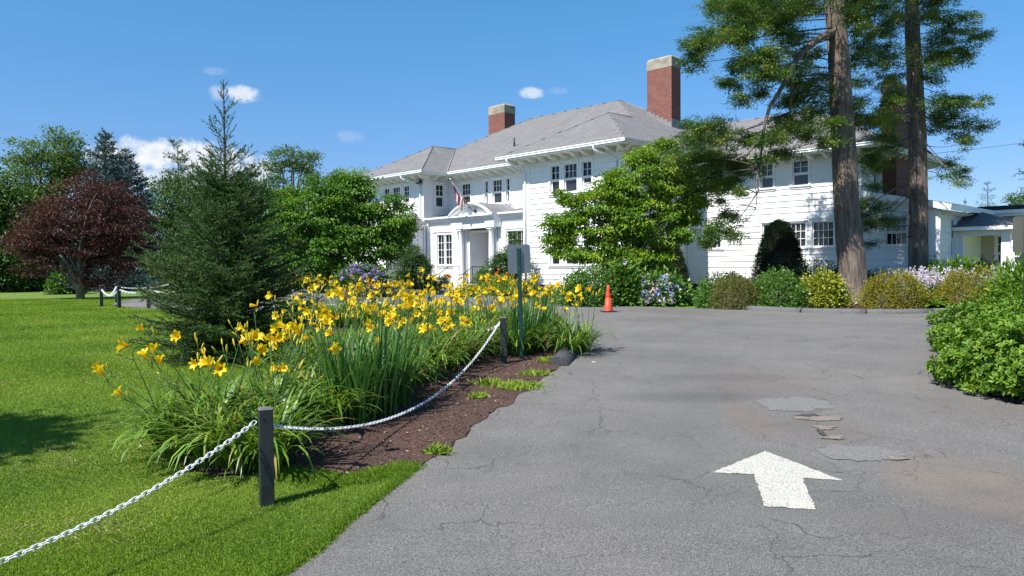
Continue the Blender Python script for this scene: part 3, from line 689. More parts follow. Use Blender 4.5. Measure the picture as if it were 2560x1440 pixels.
mb = MB(); mb.box((-13.97, .19, 3.52), (-10.9, .26, 3.66)); mb.build('belt_course', TRIM, house); mb = MB(); mb.box((-8.1, .19, 3.52), (-5.96, .26, 3.66)); mb.build('belt_course', TRIM, house); mb = MB(); mb.box((-13.3, .20, .42), (-11.75, .26, 1.4)); mb.build('apron_panel', TRIM, house)
mb = MB(); mb.box((9.0, 5.12, 3.5), (11.0, 5.21, 3.58)); mb.build('belt_course', TRIM, house)
# eave soffits, fascias, gutters
E1, E2, PT = 6.92, 6.33, .55
mb = MB()
mb.poly([(-6.84, -.9, 6.74), (-6.84, 1.9, 6.74), (.9, 15.5, 6.74), (.9, -.9, 6.74)]); mb.poly([(-6.84, 1.9, 6.74), (-6.84, .9, 6.74), (-13.01, .9, 6.74), (-13.01, 1.9, 6.74)]); mb.poly([(-13.01, -.9, 6.74), (-20.75, -.9, 6.74), (-20.75, 2, 6.74), (-13.01, 2, 6.74)])
mb.poly([(-3, 4.3, 6.17), (9.05, 4.3, 6.17), (9.05, 13.4, 6.17), (-3, 13.4, 6.17)])
mb.build('soffit', SOFFIT, house)
fa = MB(); gu = MB()
def eave(p, q, z, g=True):
    p, q = np.array(p, float), np.array(q, float); d = (q - p) / np.linalg.norm(q - p); n = np.array([d[1], -d[0]]); Lg = np.linalg.norm(q - p)
    M_ = Matrix.Identity(4)
    for i_ in range(2): M_[i_][0] = d[i_]; M_[i_][1] = n[i_]; M_[i_][3] = p[i_]
    fa.box((.0, -.03, z - .20), (Lg, -.0, z - .015), 0, M_)
    if g:
        for a_ in ((0.0, .003, z - .13, .085, z - .03), (0.0, .003, z - .045, .115, z - .005)): gu.box((-.1, a_[1], a_[2]), (Lg + .1, a_[3], a_[4]), 0, M_)
for a_, b_ in (((-6.84, -.9), (.9, -.9)), ((.9, -.9), (.9, 5.3)), ((-13.01, .9), (-6.84, .9)), ((-20.75, -.9), (-13.01, -.9)), ((-13.01, -.9), (-13.01, .9)), ((-20.75, 6), (-20.75, -.9)), ((-6.84, .9), (-6.84, -.9))): eave(a_, b_, E1)
for a_, b_ in (((.0, 4.3), (9.05, 4.3)), ((9.05, 4.3), (9.05, 13.4))): eave(a_, b_, E2)
fa.build('fascia', TRIM, house); gu.build('gutter', TRIM, house)
tail = MB(); pr = [(.0, 0), (.0, -.2), (-.3, -.2), (-.55, -.17), (-.72, -.09), (-.80, 0)]
for k in range(len(pr)):
    a_, b_ = pr[k], pr[(k + 1) % len(pr)]; tail.poly([(-.06, a_[0], a_[1]), (-.06, b_[0], b_[1]), (.06, b_[0], b_[1]), (.06, a_[0], a_[1])])
tail.poly([(-.06, a_[0], a_[1]) for a_ in pr]); tail.poly([(.06, a_[0], a_[1]) for a_ in pr[::-1]])
tm = tail.mesh('rafter_tail', SOFFIT)
def tails(p, q, z, rot, sp=.66):
    p, q = np.array(p, float), np.array(q, float); n = int(np.linalg.norm(q - p) / sp)
    for k in range(n): link('rafter_tail', tm, house, (*(p + (q - p) * (k + .5) / n), z), (0, 0, rot))
tails((-6.7, 0), (.75, 0), 6.737, 0); tails((-13, 1.8), (-6.9, 1.8), 6.737, 0); tails((-20.2, 0), (-13.2, 0), 6.737, 0); tails((0, -.6), (0, 5), 6.737, R(90)); tails((-14.02, .1), (-14.02, 1.5), 6.737, R(90))
tails((.6, 5.2), (8.6, 5.2), 6.167, 0); tails((8.15, 4.8), (8.15, 12.9), 6.167, R(90))
# roofs
ro = MB()
def slope(pts, z0, e, inward, along):
    """roof plane through eave point e: pts are plan points; z from the distance inward"""
    P_ = [(*p, z0 + PT * float(np.dot(np.array(p) - e, inward))) for p in pts]
    k = math.sqrt(1 + PT * PT)
    ro.poly(P_, 0, [(float(np.dot(p, along)), float(np.dot(np.array(p) - e, inward)) * k) for p in pts])
mir = lambda pts: [(-19.85 - x, y) for x, y in pts][::-1]
iR, iF, iL, iB = (-1, 0), (0, 1), (1, 0), (0, -1); aX, aY = (1, 0), (0, 1)
rf = [(.9, -.9), (.9, 15.58), (-6.44, 8.24), (-2.97, 4.77), (-2.97, 2.97)]
slope(rf, E1, np.array((.9, 0)), iR, aY); slope(mir(rf), E1, np.array((-20.75, 0)), iL, aY)
slope([(-6.44, 8.24), (-13.41, 8.24), (-16.88, 4.77), (-13.01, .9), (-6.84, .9), (-2.97, 4.77)], E1, np.array((0, .9)), iF, aX)
pf = [(-6.84, -.9), (.9, -.9), (-2.97, 2.97)]; slope(pf, E1, np.array((0, -.9)), iF, aX); slope(mir(pf), E1, np.array((0, -.9)), iF, aX)
pl = [(-6.84, .9), (-6.84, -.9), (-2.97, 2.97), (-2.97, 4.77)]; slope(pl, E1, np.array((-6.84, 0)), iL, aY); slope(mir(pl), E1, np.array((-13.01, 0)), iR, aY)
slope([(.9, 15.58), (-20.75, 15.58), (-13.41, 8.24), (-6.44, 8.24)], E1, np.array((0, 15.58)), iB, aX)
slope([(-3, 4.3), (9.05, 4.3), (4.5, 8.85), (-3, 8.85)], E2, np.array((0, 4.3)), iF, aX)
slope([(9.05, 4.3), (9.05, 13.4), (4.5, 8.85)], E2, np.array((9.05, 0)), iR, aY)
slope([(9.05, 13.4), (-3, 13.4), (-3, 8.85), (4.5, 8.85)], E2, np.array((0, 13.4)), iB, aX)
# lean-to and entrance roofs
ro.poly([(-18.9, -2.9, 4.0), (-13.75, -2.9, 4.0), (-14.9, -.02, 4.75), (-17.8, -.02, 4.75)]); ro.poly([(-13.75, -2.9, 4.0), (-13.75, -.02, 4.0), (-14.9, -.02, 4.75)]); ro.poly([(-18.9, -2.9, 4.0), (-17.8, -.02, 4.75), (-18.9, -.02, 4.0)])
ro.poly([(-13.96, .02, 4.33), (-5.97, .02, 4.33), (-5.97, 1.79, 4.62), (-13.96, 1.79, 4.62)])
ro.build('roof', SHINGLE, house)
cp = MB()
def Z1(x, y, e, i): return E1 + PT * float(np.dot(np.array((x, y)) - np.array(e), i))
def cap(p, q): cp.tube([p, q], .038, 6)
zr, zp = E1 + PT * 7.34, E1 + PT * 3.87
cap((-6.44, 8.24, zr), (-13.41, 8.24, zr)); cap((-6.44, 8.24, zr), (-2.97, 4.77, zp)); cap((-2.97, 4.77, zp), (-2.97, 2.97, zp)); cap((-2.97, 2.97, zp), (.9, -.9, E1)); cap((-2.97, 2.97, zp), (-6.84, -.9, E1)); cap((-6.44, 8.24, zr), (.9, 15.58, E1))
cap((-13.41, 8.24, zr), (-16.88, 4.77, zp)); cap((-16.88, 4.77, zp), (-16.88, 2.97, zp)); cap((-16.88, 2.97, zp), (-13.01, -.9, E1)); cap((-16.88, 2.97, zp), (-20.75, -.9, E1))
cap((-2.4, 8.85, E2 + PT * 4.55), (4.5, 8.85, E2 + PT * 4.55)); cap((4.5, 8.85, E2 + PT * 4.55), (9.05, 4.3, E2)); cap((4.5, 8.85, E2 + PT * 4.55), (9.05, 13.4, E2))
cp.build('ridge_cap', SHINGLE, house)
mb = MB(); mb.tube([(-13.01, .9, E1 + .02), (-16.88, 4.77, zp + .02)], .05, 5); mb.tube([(-6.84, .9, E1 + .02), (-2.97, 4.77, zp + .02)], .05, 5); mb.build('valley_flashing', LEAD, house)
mb = MB(); mb.tube([(-10.1, 3.4, 8.2), (-10.1, 3.4, 8.75)], .05, 8); mb.build('vent_pipe', DARKMET, house)
# trim under the lean-to and entrance eaves
mb = MB(); mb.box((-14.05, -2.92, 3.86), (-13.74, -.04, 3.99)); mb.box((-18.9, -2.93, 3.86), (-13.74, -2.6, 3.985)); mb.build('fascia', TRIM, house)
# sunroom shed roof with its sloping white edge
mb = MB(); x0, x1, za, zb = 8.17, 11.58, 4.56, 3.78
mb.poly([(x0, 4.9, za), (x1, 4.9, zb), (x1, 11.5, zb), (x0, 11.5, za)]); o = mb.build('sunroom_roof', BLACKROOF, house)
mb = MB(); q = [(x0, za - .02), (x1, zb - .02), (x1, zb - .25), (x0, za - .28)]
mb.poly([(a_, 4.88, z) for a_, z in q][::-1]); mb.poly([(a_, 4.95, z) for a_, z in q]); mb.poly([(x1, 4.88, zb - .02), (x1, 4.88, zb - .25), (x1, 11.5, zb - .2), (x1, 11.5, zb - .02)][::-1]); mb.poly([(x0, 4.95, za - .28), (x1, 4.95, zb - .25), (x1, 11.5, zb - .25), (x0, 11.5, za - .28)])
mb.build('sunroom_fascia', TRIM, house)
for k in range(8): link('rafter_tail', tm, house, (11.0, 5.7 + .7 * k, 3.52), (0, 0, R(90)), (.6, .7, .5))
# entrance cornice, portico, pediment
mb = MB()
for y0, z0, z1 in ((.10, 4.06, 4.14), (.02, 4.14, 4.24), (-.06, 4.24, 4.325)): mb.box((-13.97 - (.25 - y0) * .2, y0, z0), (-11.25, .27, z1)); mb.box((-7.85, y0, z0), (-5.96, .27, z1))
mb.box((-11.26, -.30, 3.60), (-10.36, .24, 4.05)); mb.box((-8.54, -.30, 3.60), (-7.84, .24, 4.05)); mb.box((-10.36, -.22, 3.58), (-8.54, .24, 4.052))
for y0, z0, z1 in ((-.36, 4.05, 4.12), (-.44, 4.12, 4.19), (-.52, 4.19, 4.255)): mb.box((-11.32 + .0, y0, z0), (-7.80, .255, z1))
mb.build('cornice', TRIM, house)
pd = MB(); cxp, hw, rise, zb_ = -9.56, 1.70, .66, 4.256
Rr = (hw * hw + rise * rise) / (2 * rise); a0 = math.asin(hw / Rr); n = 24
def arc(dr, k): a_ = -a0 + 2 * a0 * k / n; return cxp + (Rr + dr) * math.sin(a_), zb_ + rise - Rr + (Rr + dr) * math.cos(a_)
rings = []
for k in range(n + 1):
    r_ = []
    for dr, y in ((0, -.56), (0, 1.75), (-.07, 1.75), (-.075, -.50), (-.12, -.47), (-.17, -.41), (-.17, -.28), (-.20, -.26), (-.06, -.56)):
        x, z = arc(dr, k); r_.append((x, y, max(z, zb_ - .02) if dr < 0 else z))
    rings.append(r_)
pd.grid(rings, 0, True, False)
pts = [arc(-.17, k) for k in range(n + 1)]; pts = [(x, max(z, zb_)) for x, z in pts]
pd.poly([(x, -.24, z) for x, z in pts])
lun = [(cxp + .95 * math.sin(a_), zb_ + .02 + .36 * math.cos(a_)) for a_ in np.linspace(-1.5, 1.5, 14)]
pd.grid([[(x, y, z) for y in (-.30, -.235)] for x, z in [(cxp + 1.02 * math.sin(a_), zb_ + .02 + .40 * math.cos(a_)) for a_ in np.linspace(-1.5, 1.5, 15)]], 0, False)
pd.build('pediment', TRIM, house)
mb = MB(); mb.grid([[(arc(.02, k)[0], -.40, arc(.02, k)[1]), (arc(.02, k)[0], 1.78, arc(.02, k)[1])] for k in range(n + 1)], 0, False); mb.build('pediment_roof', LEAD, house)
for x in (-10.68, -8.28):
    c = MB(); c.lathe([(.19, .72), (.19, .78), (.16, .84), (.15, .9), (.15, 1.6), (.142, 2.6), (.128, 3.42), (.15, 3.46), (.16, 3.50)], (x, -.08, 0), 20); c.box((x - .18, -.26, 3.50), (x + .18, .10, 3.605)); c.box((x - .2, -.28, .66), (x + .2, .12, .72))
    c.build('column', TRIM, house)
    c = MB(); c.box((x - .14, .12, .72), (x + .14, .245, 3.6)); c.build('pilaster', TRIM, house)
mb = MB(); mb.lathe([(.11, 0), (.12, .01), (.06, .05)], (0, 0, 0), 14); o = mb.build('flag_bracket', DARKMET, house); o.location = (-9.25, -.31, 4.47); o.rotation_euler = (R(90), 0, 0)
# entrance steps
mb = MB(); mb.box((-11.3, -1.2, .2), (-7.7, .3, .66)); mb.box((-10.6, -1.6, .15), (-8.3, -1.2, .52)); mb.box((-10.6, -2.0, .1), (-8.3, -1.6, .40)); mb.build('step', STEPC, house)
for x in (-10.5, -8.55):
    rl = MB(); pth = [(x, -2.05, 1.16), (x, -1.75, 1.22), (x, -1.15, 1.58), (x, -.35, 1.58)]
    rl.tube(pth, .022, 6)
    for p in pth[1:]: rl.tube([p, (p[0], p[1], .5)], .018, 6)
    for k in range(4): rl.tube([(x, -1.0 + .16 * k, 1.56), (x, -1.0 + .16 * k, .7)], .009, 5)
    for k in range(3): rl.tube([(x, -1.62 + .15 * k, 1.28 + .09 * k), (x, -1.62 + .15 * k, .55)], .009, 5)
    rl.build('stair_rail', DARKMET, house)
# downspouts
def spout(path):
    mb = MB(); mb.tube(path, .045, 8); mb.build('downspout', TRIM, house)
spout([(-6.2, -.95, 6.78), (-6.2, -.92, 6.62), (-5.85, -.14, 6.25), (-5.78, -.11, 6.1), (-5.78, -.11, .7)])
spout([(-.75, -.95, 6.78), (-.75, -.92, 6.62), (-.2, -.16, 6.3), (-.16, -.12, 6.15), (-.16, -.12, .7)])
spout([(-14.9, -.95, 6.78), (-14.9, -.92, 6.62), (-14.3, -.14, 6.25), (-14.22, -.11, 6.1), (-14.22, -.11, .7)])
spout([(-19.75, -.12, 6.7), (-19.75, -.12, .7)]); spout([(11.08, 5.3, 3.6), (11.08, 5.22, 3.45), (11.08, 5.22, .6)]); spout([(-13.85, .15, 4.1), (-13.83, .12, 3.9), (-13.83, .12, .6)])
# floodlights under the eaves
for x, y in ((-6.35, 1.75), (-14.16, -.06)):
    mb = MB(); mb.box((-.16, -.30, -.06), (.16, -.10, .12), 0, Matrix.Rotation(R(-25), 4, 'X')); mb.tube([(0, 0, .02), (0, -.14, .02)], .03, 6); o = mb.build('floodlight', DARKMET, house); o.location = (x, y, 6.3)
    mb = MB(); mb.box((-.13, -.312, -.04), (.13, -.302, .09), 0, Matrix.Rotation(R(-25), 4, 'X')); mb.build('lens', LAMPGLASS, o)
# chimneys
def chimney(x0, x1, y0, y1, z0, z1, cap_h, flash=True):
    c = MB(); c.box((x0, y0, z0), (x1, y1, z1 - cap_h)); co = c.build('chimney', BRICK, house)
    k = MB(); e = .015; b_ = .10
    rg = [[(x0 - e, y0 - e, z), (x1 + e, y0 - e, z), (x1 + e, y1 + e, z), (x0 - e, y1 + e, z)] for z in (z1 - cap_h - .001, z1 - b_)] + [[(x0 + b_, y0 + b_, z1), (x1 - b_, y0 + b_, z1), (x1 - b_, y1 - b_, z1), (x0 + b_, y1 - b_, z1)]]
    k.grid(rg, 0, True, False, (True, True)); k.build('chimney_cap', CONC, co)
    return co
chimney(-18.92, -17.29, 9.5, 10.5, 7.2, 12.72, .62)
c2 = chimney(-4.30, -2.72, 7.9, 8.75, 7.5, 12.75, .62)
mb = MB()
for k in range(6): x = -4.30 + .263 * k; z = E1 + PT * (.9 - x - .26); mb.box((x + .004, 7.88, z - .15), (x + .26, 7.899, z + .30))
mb.box((-2.718, 7.9, 8.7), (-2.70, 8.75, 9.35)); mb.build('step_flashing', LEAD, c2)
chimney(8.10, 8.72, 7.5, 9.0, .3, 9.3, .5)
# porch at the east end
mb = MB()
for x, y in ((11.15, 7.5), (12.75, 7.5)): mb.box((x - .15, y - .14, .4), (x + .15, y + .14, 2.8))
mb.box((11.02, 7.4, 2.62), (13.0, 7.6, 2.82)); mb.build('porch_post', TRIM, house)
mb = MB(); mb.poly([(10.95, 7.1, 2.98), (13.15, 7.1, 3.0), (11.6, 8.7, 3.62), (11.02, 8.7, 3.62)]); mb.poly([(13.15, 7.1, 3.0), (13.15, 11, 3.0), (11.6, 8.7, 3.62)]); mb.poly([(11.02, 8.7, 3.62), (11.6, 8.7, 3.62), (13.15, 11, 3.0), (11.02, 11, 3.6)]); mb.build('porch_roof', SHINGLE, house)
mb = MB(); mb.box((10.95, 6.98, 2.83), (13.2, 7.1, 2.97)); mb.box((13.15, 6.98, 2.83), (13.27, 11, 2.965)); mb.box((11.02, 7.1, 2.84), (13.15, 10.9, 2.86)); mb.build('porch_gutter', TRIM, house)
pw = MB(); wall(pw, (11.0, 10.9), FX, FN, 5.5, .5, 3.5, [(1.9, 2.6, .8, 2.7), (.6, 1.2, 1.3, 2.7)]); pw.poly([(16.5, 10.9, .5), (16.5, 10.9, 3.5), (16.5, 16, 3.5), (16.5, 16, .5)]); pw.build('porch_wall', plain('tan_porch_paint', (.50, .44, .36), .7, var=.05), house)
window((11.0, 10.9), FX, FN, (.6, 1.2, 1.3, 2.7), (2, 2), cas=.08); window((11.0, 10.9), FX, FN, (1.9, 2.6, .8, 2.7), (2, 4), single=True, cas=.08, sill=False)
mb = MB(); mb.box((11.0, 10.6, 3.5), (17, 16, 3.62)); mb.box((10.9, 10.5, 3.62), (17.1, 16, 3.76)); mb.build('extension_cornice', TRIM, house)
mb = MB(); mb.box((10.95, 10.55, 3.762), (17, 16, 3.95)); mb.build('extension_roof', BLACKROOF, house)

# ------------------------------------------------------------------ plant builders
def gz(x, y): return float(ground(x, y))
def lobes_points(lobes, n, lo=.55):
    """points in the outer part of a set of ellipsoids (centre, radii), shares by size; also outward directions"""
    c = np.array([l[0] for l in lobes], float); r = np.array([l[1] for l in lobes], float)
    wgt = (r[:, 0] * r[:, 2]) ** 1.0; k = rng.choice(len(lobes), n, p=wgt / wgt.sum())
    d = rvec(n); q = rng.uniform(lo ** 3, 1, n) ** (1 / 3)
    P = c[k] + d * r[k] * q[:, None]
    return P, unit(d / r[k])
def clumps(name, C, O, k, spread, Ln, Wd, mat_, parent, flat=.55, droop=.15, updir=.6, fine=False, out=.6, hang=0.0):
    """k leaves round each centre C with outward vector O"""
    n = len(C) * k
    off = rng.normal(size=(n, 3)) * spread; off[:, 2] *= flat
    P = np.repeat(C, k, 0) + off; Or = np.repeat(O, k, 0)
    D = unit(Or * out + unit(off) * .7 + rng.normal(size=(n, 3)) * .45 + np.array([0, 0, -hang]))
    U = unit(np.array([0, 0, updir]) + Or * .5 + rng.normal(size=(n, 3)) * .4)
    tone = np.repeat(rng.random(len(C)), k) * .45 + rng.random(n) * .55
    return link(name, leaf_mesh(name, P, D, U, Ln * rng.uniform(.7, 1.25, n), Wd * rng.uniform(.75, 1.2, n), mat_, tone, fine, droop=droop), parent)
def limbs(mb, base, tips, r0, n=6, sag=.12, start=.25, top=None):
    """curved limbs from a trunk to a set of tip points"""
    for tpt in tips:
        tpt = np.array(tpt, float); b_ = np.array(base, float)
        s = b_.copy(); s[2] += (tpt[2] - b_[2]) * start * rng.uniform(.6, 1.3)
        if top is not None: s[2] = min(s[2], top)
        m_ = (s + tpt) / 2 + rng.normal(size=3) * .08 * np.linalg.norm(tpt - s); m_[2] += sag * np.linalg.norm(tpt - s)
        ts = np.linspace(0, 1, 7)[:, None]; path = (1 - ts) ** 2 * s + 2 * ts * (1 - ts) * m_ + ts ** 2 * tpt
        mb.tube(path, list(r0 * (1 - .85 * ts[:, 0])), n)
def broadleaf(name, base, h, lobes, ncl, k, spread, Ln, Wd, mat_, bark, label, cat='tree', r0=.12, lo=.5, group=None, **kw):
    root = empty(name, (base[0], base[1], base[2]), 0, label, cat, group); b_ = np.array(base, float)
    C, O = lobes_points(lobes, ncl, lo)
    mb = MB(); mb.tube([(0, 0, -.1), (.02 * h, 0, h * .25), (0, .01 * h, h * .5)], [r0 * 1.25, r0, r0 * .7], 9)
    sel = C[rng.choice(len(C), min(len(C), 26), False)] - b_
    limbs(mb, (0, 0, 0), sel, r0 * .55, 6, start=.3)
    mb.build('trunk', bark, root)
    clumps('crown', C - b_, O, k, spread, Ln, Wd, mat_, root, **kw)
    return root
def lobe_px(items, Y):
    """(px, py, rx, ry[, dy]) in photo pixels, at Y metres -> ellipsoids in the world"""
    out = []
    for it in items:
        px, py, rx, ry = it[:4]; dy = it[4] if len(it) > 4 else 0
        c = at(px, py, Y + dy); s = (Y + dy) / F
        out.append((c, (rx * s, (rx * .6 + ry * .4) * s, ry * s)))
    return out
def mound(name, c, r, n, Ln, Wd, mat_, label, cat='shrub', fine=False, group=None, lump=.17, k=6, updir=.5, parts=None, core=None, top_only=.15, out=.62, droop=.12, spread=None):
    """a low dense shrub: leaves on and just under a lumpy half ellipsoid"""
    x, y = c; root = empty(name, (x, y, gz(x, y)), 0, label, cat, group)
    d = rvec(n); d[:, 2] = np.abs(d[:, 2]) * 1.0 - top_only; d = unit(d); 
    ph = rng.uniform(0, 6.28, 6); fr = rng.uniform(2, 5, 6)
    l = sum(np.sin(fr[i_] * np.arctan2(d[:, 1], d[:, 0]) + ph[i_] + 3 * d[:, 2]) for i_ in range(6)) / 6
    q = (1 + lump * l * 2) * rng.uniform(.84, 1.0, n); R_ = np.array(r, float)
    C = d * R_ * q[:, None]; C[:, 2] = np.maximum(C[:, 2] + R_[2] * top_only * .8, .03); Ln *= 1.35; Wd *= 1.4
    clumps('foliage', C, unit(d / R_), k + 4, spread or max(Ln * .8, .02), Ln, Wd, mat_, root, flat=1.0, updir=updir, fine=fine, out=out, droop=droop)
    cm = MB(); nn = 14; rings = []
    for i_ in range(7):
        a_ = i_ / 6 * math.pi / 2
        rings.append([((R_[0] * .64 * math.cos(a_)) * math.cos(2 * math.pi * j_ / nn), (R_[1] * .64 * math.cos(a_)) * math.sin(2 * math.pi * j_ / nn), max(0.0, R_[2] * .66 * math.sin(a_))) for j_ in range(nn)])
    cm.grid(rings, 0); o_ = cm.build('shade_core', core or BARKD, root);  # solid core coloured dark to stand in for the shade inside the foliage
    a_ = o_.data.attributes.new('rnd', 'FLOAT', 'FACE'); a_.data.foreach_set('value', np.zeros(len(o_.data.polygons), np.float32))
    return root
def needles(name, S0, S1, dens, Ln, Wd, mat_, parent, out=.75, up_=.15):
    """needles all round twig segments"""
    S0, S1 = np.array(S0), np.array(S1); lg = np.linalg.norm(S1 - S0, axis=1); cnt = np.maximum(2, (lg * dens).astype(int)); k = np.repeat(np.arange(len(cnt)), cnt)
    t_ = rng.random(len(k))[:, None]; P = S0[k] * (1 - t_) + S1[k] * t_; T = unit(S1 - S0)[k]
    D = unit(T * .75 + rvec(len(k)) * out + np.array([0, 0, up_])); 
    tone = np.clip(np.repeat(rng.random(len(cnt)), cnt) * .5 + rng.random(len(k)) * .5, 0, 1)
    return link(name, leaf_mesh(name, P, D, rvec(len(k)), Ln * rng.uniform(.7, 1.2, len(k)), Wd, mat_, tone, droop=0, fold=.05), parent)
def conifer(name, base, H, prof, label, mat_, bark, whorl=.30, nb=9, ang=(25, -5), Ln=.03, Wd=.008, dens=90, twig=.30, r0=.09, cat='tree', lean=(0, 0), taper_top=.0, jitter=.25, group=None, zmin=.02, sub=True, clear=0.0, sparse=2.0, third=1.0):
    """whorled conifer; prof(t) crown radius at relative height t; ang (top, bottom) branch elevation"""
    root = empty(name, base, 0, label, cat, group); S0, S1 = [], []; mb = MB()
    mb.tube([(lean[0] * t_, lean[1] * t_, H * t_ - (.1 if t_ == 0 else 0)) for t_ in np.linspace(0, 1, 9)], [r0 * (1 - .93 * t_) for t_ in np.linspace(0, 1, 9)], 8)
    z = max(zmin * H, clear); ph = 0
    while z < H * .985:
        t_ = z / H; n_ = max(3, int(round(nb * (1 - .45 * t_)))) * (1.35 if sparse < 1 and t_ < .36 else 1) if t_ < sparse else 5; n_ = int(n_); ph += .7
        for b_ in range(n_):
            az = ph + 2 * math.pi * b_ / n_ + rng.normal() * jitter; Lb = prof(t_) * rng.uniform(.72, 1.1)
            if Lb < .04: continue
            e = R(ang[1] + (ang[0] - ang[1]) * t_ + rng.normal() * 5); p = np.array([lean[0] * t_, lean[1] * t_, z + rng.normal() * whorl * .2]); seg = 6; pts = [p]
            for s_ in range(seg):
                e2 = e + R(14) * (s_ / seg) ** 2 - R(6) * (1 - s_ / seg) * (1 - t_)
                p = p + np.array([math.cos(az) * math.cos(e2), math.sin(az) * math.cos(e2), math.sin(e2)]) * Lb / seg; pts.append(p)
            mb.tube(pts, [max(.003, .016 * Lb * (1 - .8 * s_ / seg)) for s_ in range(seg + 1)], 4, caps=False)
            for s_ in range(seg): 
                if s_ or t_ > .7: S0.append(pts[s_]); S1.append(pts[s_ + 1])
            if not sub or (t_ > sparse + .06 and rng.random() < .75): continue
            nt_ = int(Lb / (twig * (.30 if third == 1 else .36))) + 1
            for q in range(nt_):
                u = (q + .6 + rng.random() * .4) / (nt_ + .6); i_ = min(int(u * seg), seg - 1); f_ = u * seg - i_; b0 = pts[i_] * (1 - f_) + pts[i_ + 1] * f_
                tl = min(twig * (1.25 - .75 * u) * rng.uniform(.7, 1.2), Lb * .7)
                for sd_ in (-1, 1):
                    a2 = az + sd_ * R(rng.uniform(35, 62)); e3 = e + R(rng.normal() * 14 - 4)
                    b1 = b0 + np.array([math.cos(a2) * math.cos(e3), math.sin(a2) * math.cos(e3), math.sin(e3)]) * tl
                    S0.append(b0); S1.append(b1)
                    if tl > .2 and rng.random() < third:
                        for w_ in (.45, .7):
                            a3 = a2 + R(rng.choice((-45, 45))); c0 = b0 * (1 - w_) + b1 * w_
                            S0.append(c0); S1.append(c0 + np.array([math.cos(a3) * math.cos(e3), math.sin(a3) * math.cos(e3), math.sin(e3) + .05]) * tl * .45)
        z += whorl * rng.uniform(.75, 1.2) * (1.0 if t_ < sparse else 1.25)
    S0.append(np.array([lean[0] * .9, lean[1] * .9, H * .9])); S1.append(np.array([lean[0], lean[1], H * 1.0]))
    mb.build('trunk', bark, root); needles('crown', S0, S1, dens, Ln, Wd, mat_, root)
    return root
def P3(px, py): g = on_ground(px, py); return (g[0], g[1], gz(*g))

# ------------------------------------------------------------------ trees
# young spruce in the lawn
g = P3(572, 898)
def pr_s(t_): return float(np.interp(t_, [0, .08, .30, .45, .58, .64, .70, .80, .90, 1], [1.12, 1.34, 1.30, .95, .62, .46, .42, .34, .20, .05]))
conifer('young_spruce', g, 4.12, pr_s, 'young dark green spruce with a sparse spiky leader on the lawn behind the lilies', SPRUCE, BARKD, whorl=.165, nb=17, ang=(56, 2), Ln=.026, Wd=.008, dens=230, twig=.30, r0=.055, sparse=.62, third=.8)
# red maple
Ym = 29.5; b_ = P3(200, 749)
broadleaf('red_maple', b_, 5.2, lobe_px([(215, 520, 110, 70), (130, 560, 90, 60), (300, 560, 85, 75), (90, 610, 75, 45), (160, 640, 90, 45), (290, 640, 85, 55), (330, 600, 50, 60), (60, 600, 35, 30), (205, 455, 45, 30, .5), (250, 490, 90, 45), (250, 690, 60, 22), (100, 660, 60, 30), (200, 590, 130, 80)], Ym),
          540, 64, .19, .11, .05, MAPLE, BARKG, 'dark red maple with a forked trunk on the far left lawn', r0=.13, lo=.15, flat=.33, droop=.25, updir=1.0)
# big dogwood left of the entrance
broadleaf('dogwood_tree', (*at(800, 716, 35)[:2], .42), 5.5, lobe_px([(800, 520, 95, 75), (870, 500, 60, 60), (740, 540, 70, 70), (720, 600, 55, 55), (860, 590, 80, 60), (930, 560, 50, 60), (985, 540, 45, 50), (1005, 570, 25, 30), (920, 620, 60, 45), (800, 620, 100, 55), (980, 610, 35, 40), (845, 465, 45, 30), (905, 470, 28, 35), (790, 670, 80, 35), (700, 560, 30, 50), (940, 660, 50, 30)], 35),
          640, 80, .19, .14, .085, DOG2, BARKG, 'broad bright green dogwood left of the mansion entrance, over a purple hydrangea', r0=.14, lo=.2, flat=.42, droop=.3, hang=.3, updir=.9)
# dogwood in front of the right wing
broadleaf('dogwood_tree', (*at(1585, 712, 27.2)[:2], .22), 5.0, lobe_px([(1560, 470, 80, 45), (1640, 430, 70, 50), (1655, 375, 35, 26), (1500, 510, 75, 40), (1440, 500, 40, 18), (1420, 545, 55, 22), (1395, 580, 32, 26), (1600, 540, 90, 50), (1690, 490, 65, 45), (1735, 510, 30, 45), (1480, 570, 75, 45), (1560, 600, 90, 35), (1650, 590, 70, 45), (1400, 610, 35, 25), (1440, 635, 50, 20), (1530, 640, 80, 24), (1610, 395, 40, 30), (1700, 570, 30, 30), (1525, 455, 32, 16), (1528, 418, 14, 8), (1620, 650, 90, 30), (1550, 660, 60, 20), (1420, 480, 28, 9)], 27),
          500, 96, .15, .11, .065, DOG, BARKG, 'yellowish green dogwood with tiered leaves in front of the right half of the mansion', r0=.10, lo=.3, flat=.40, droop=.35, hang=.3, updir=.7, out=.8)
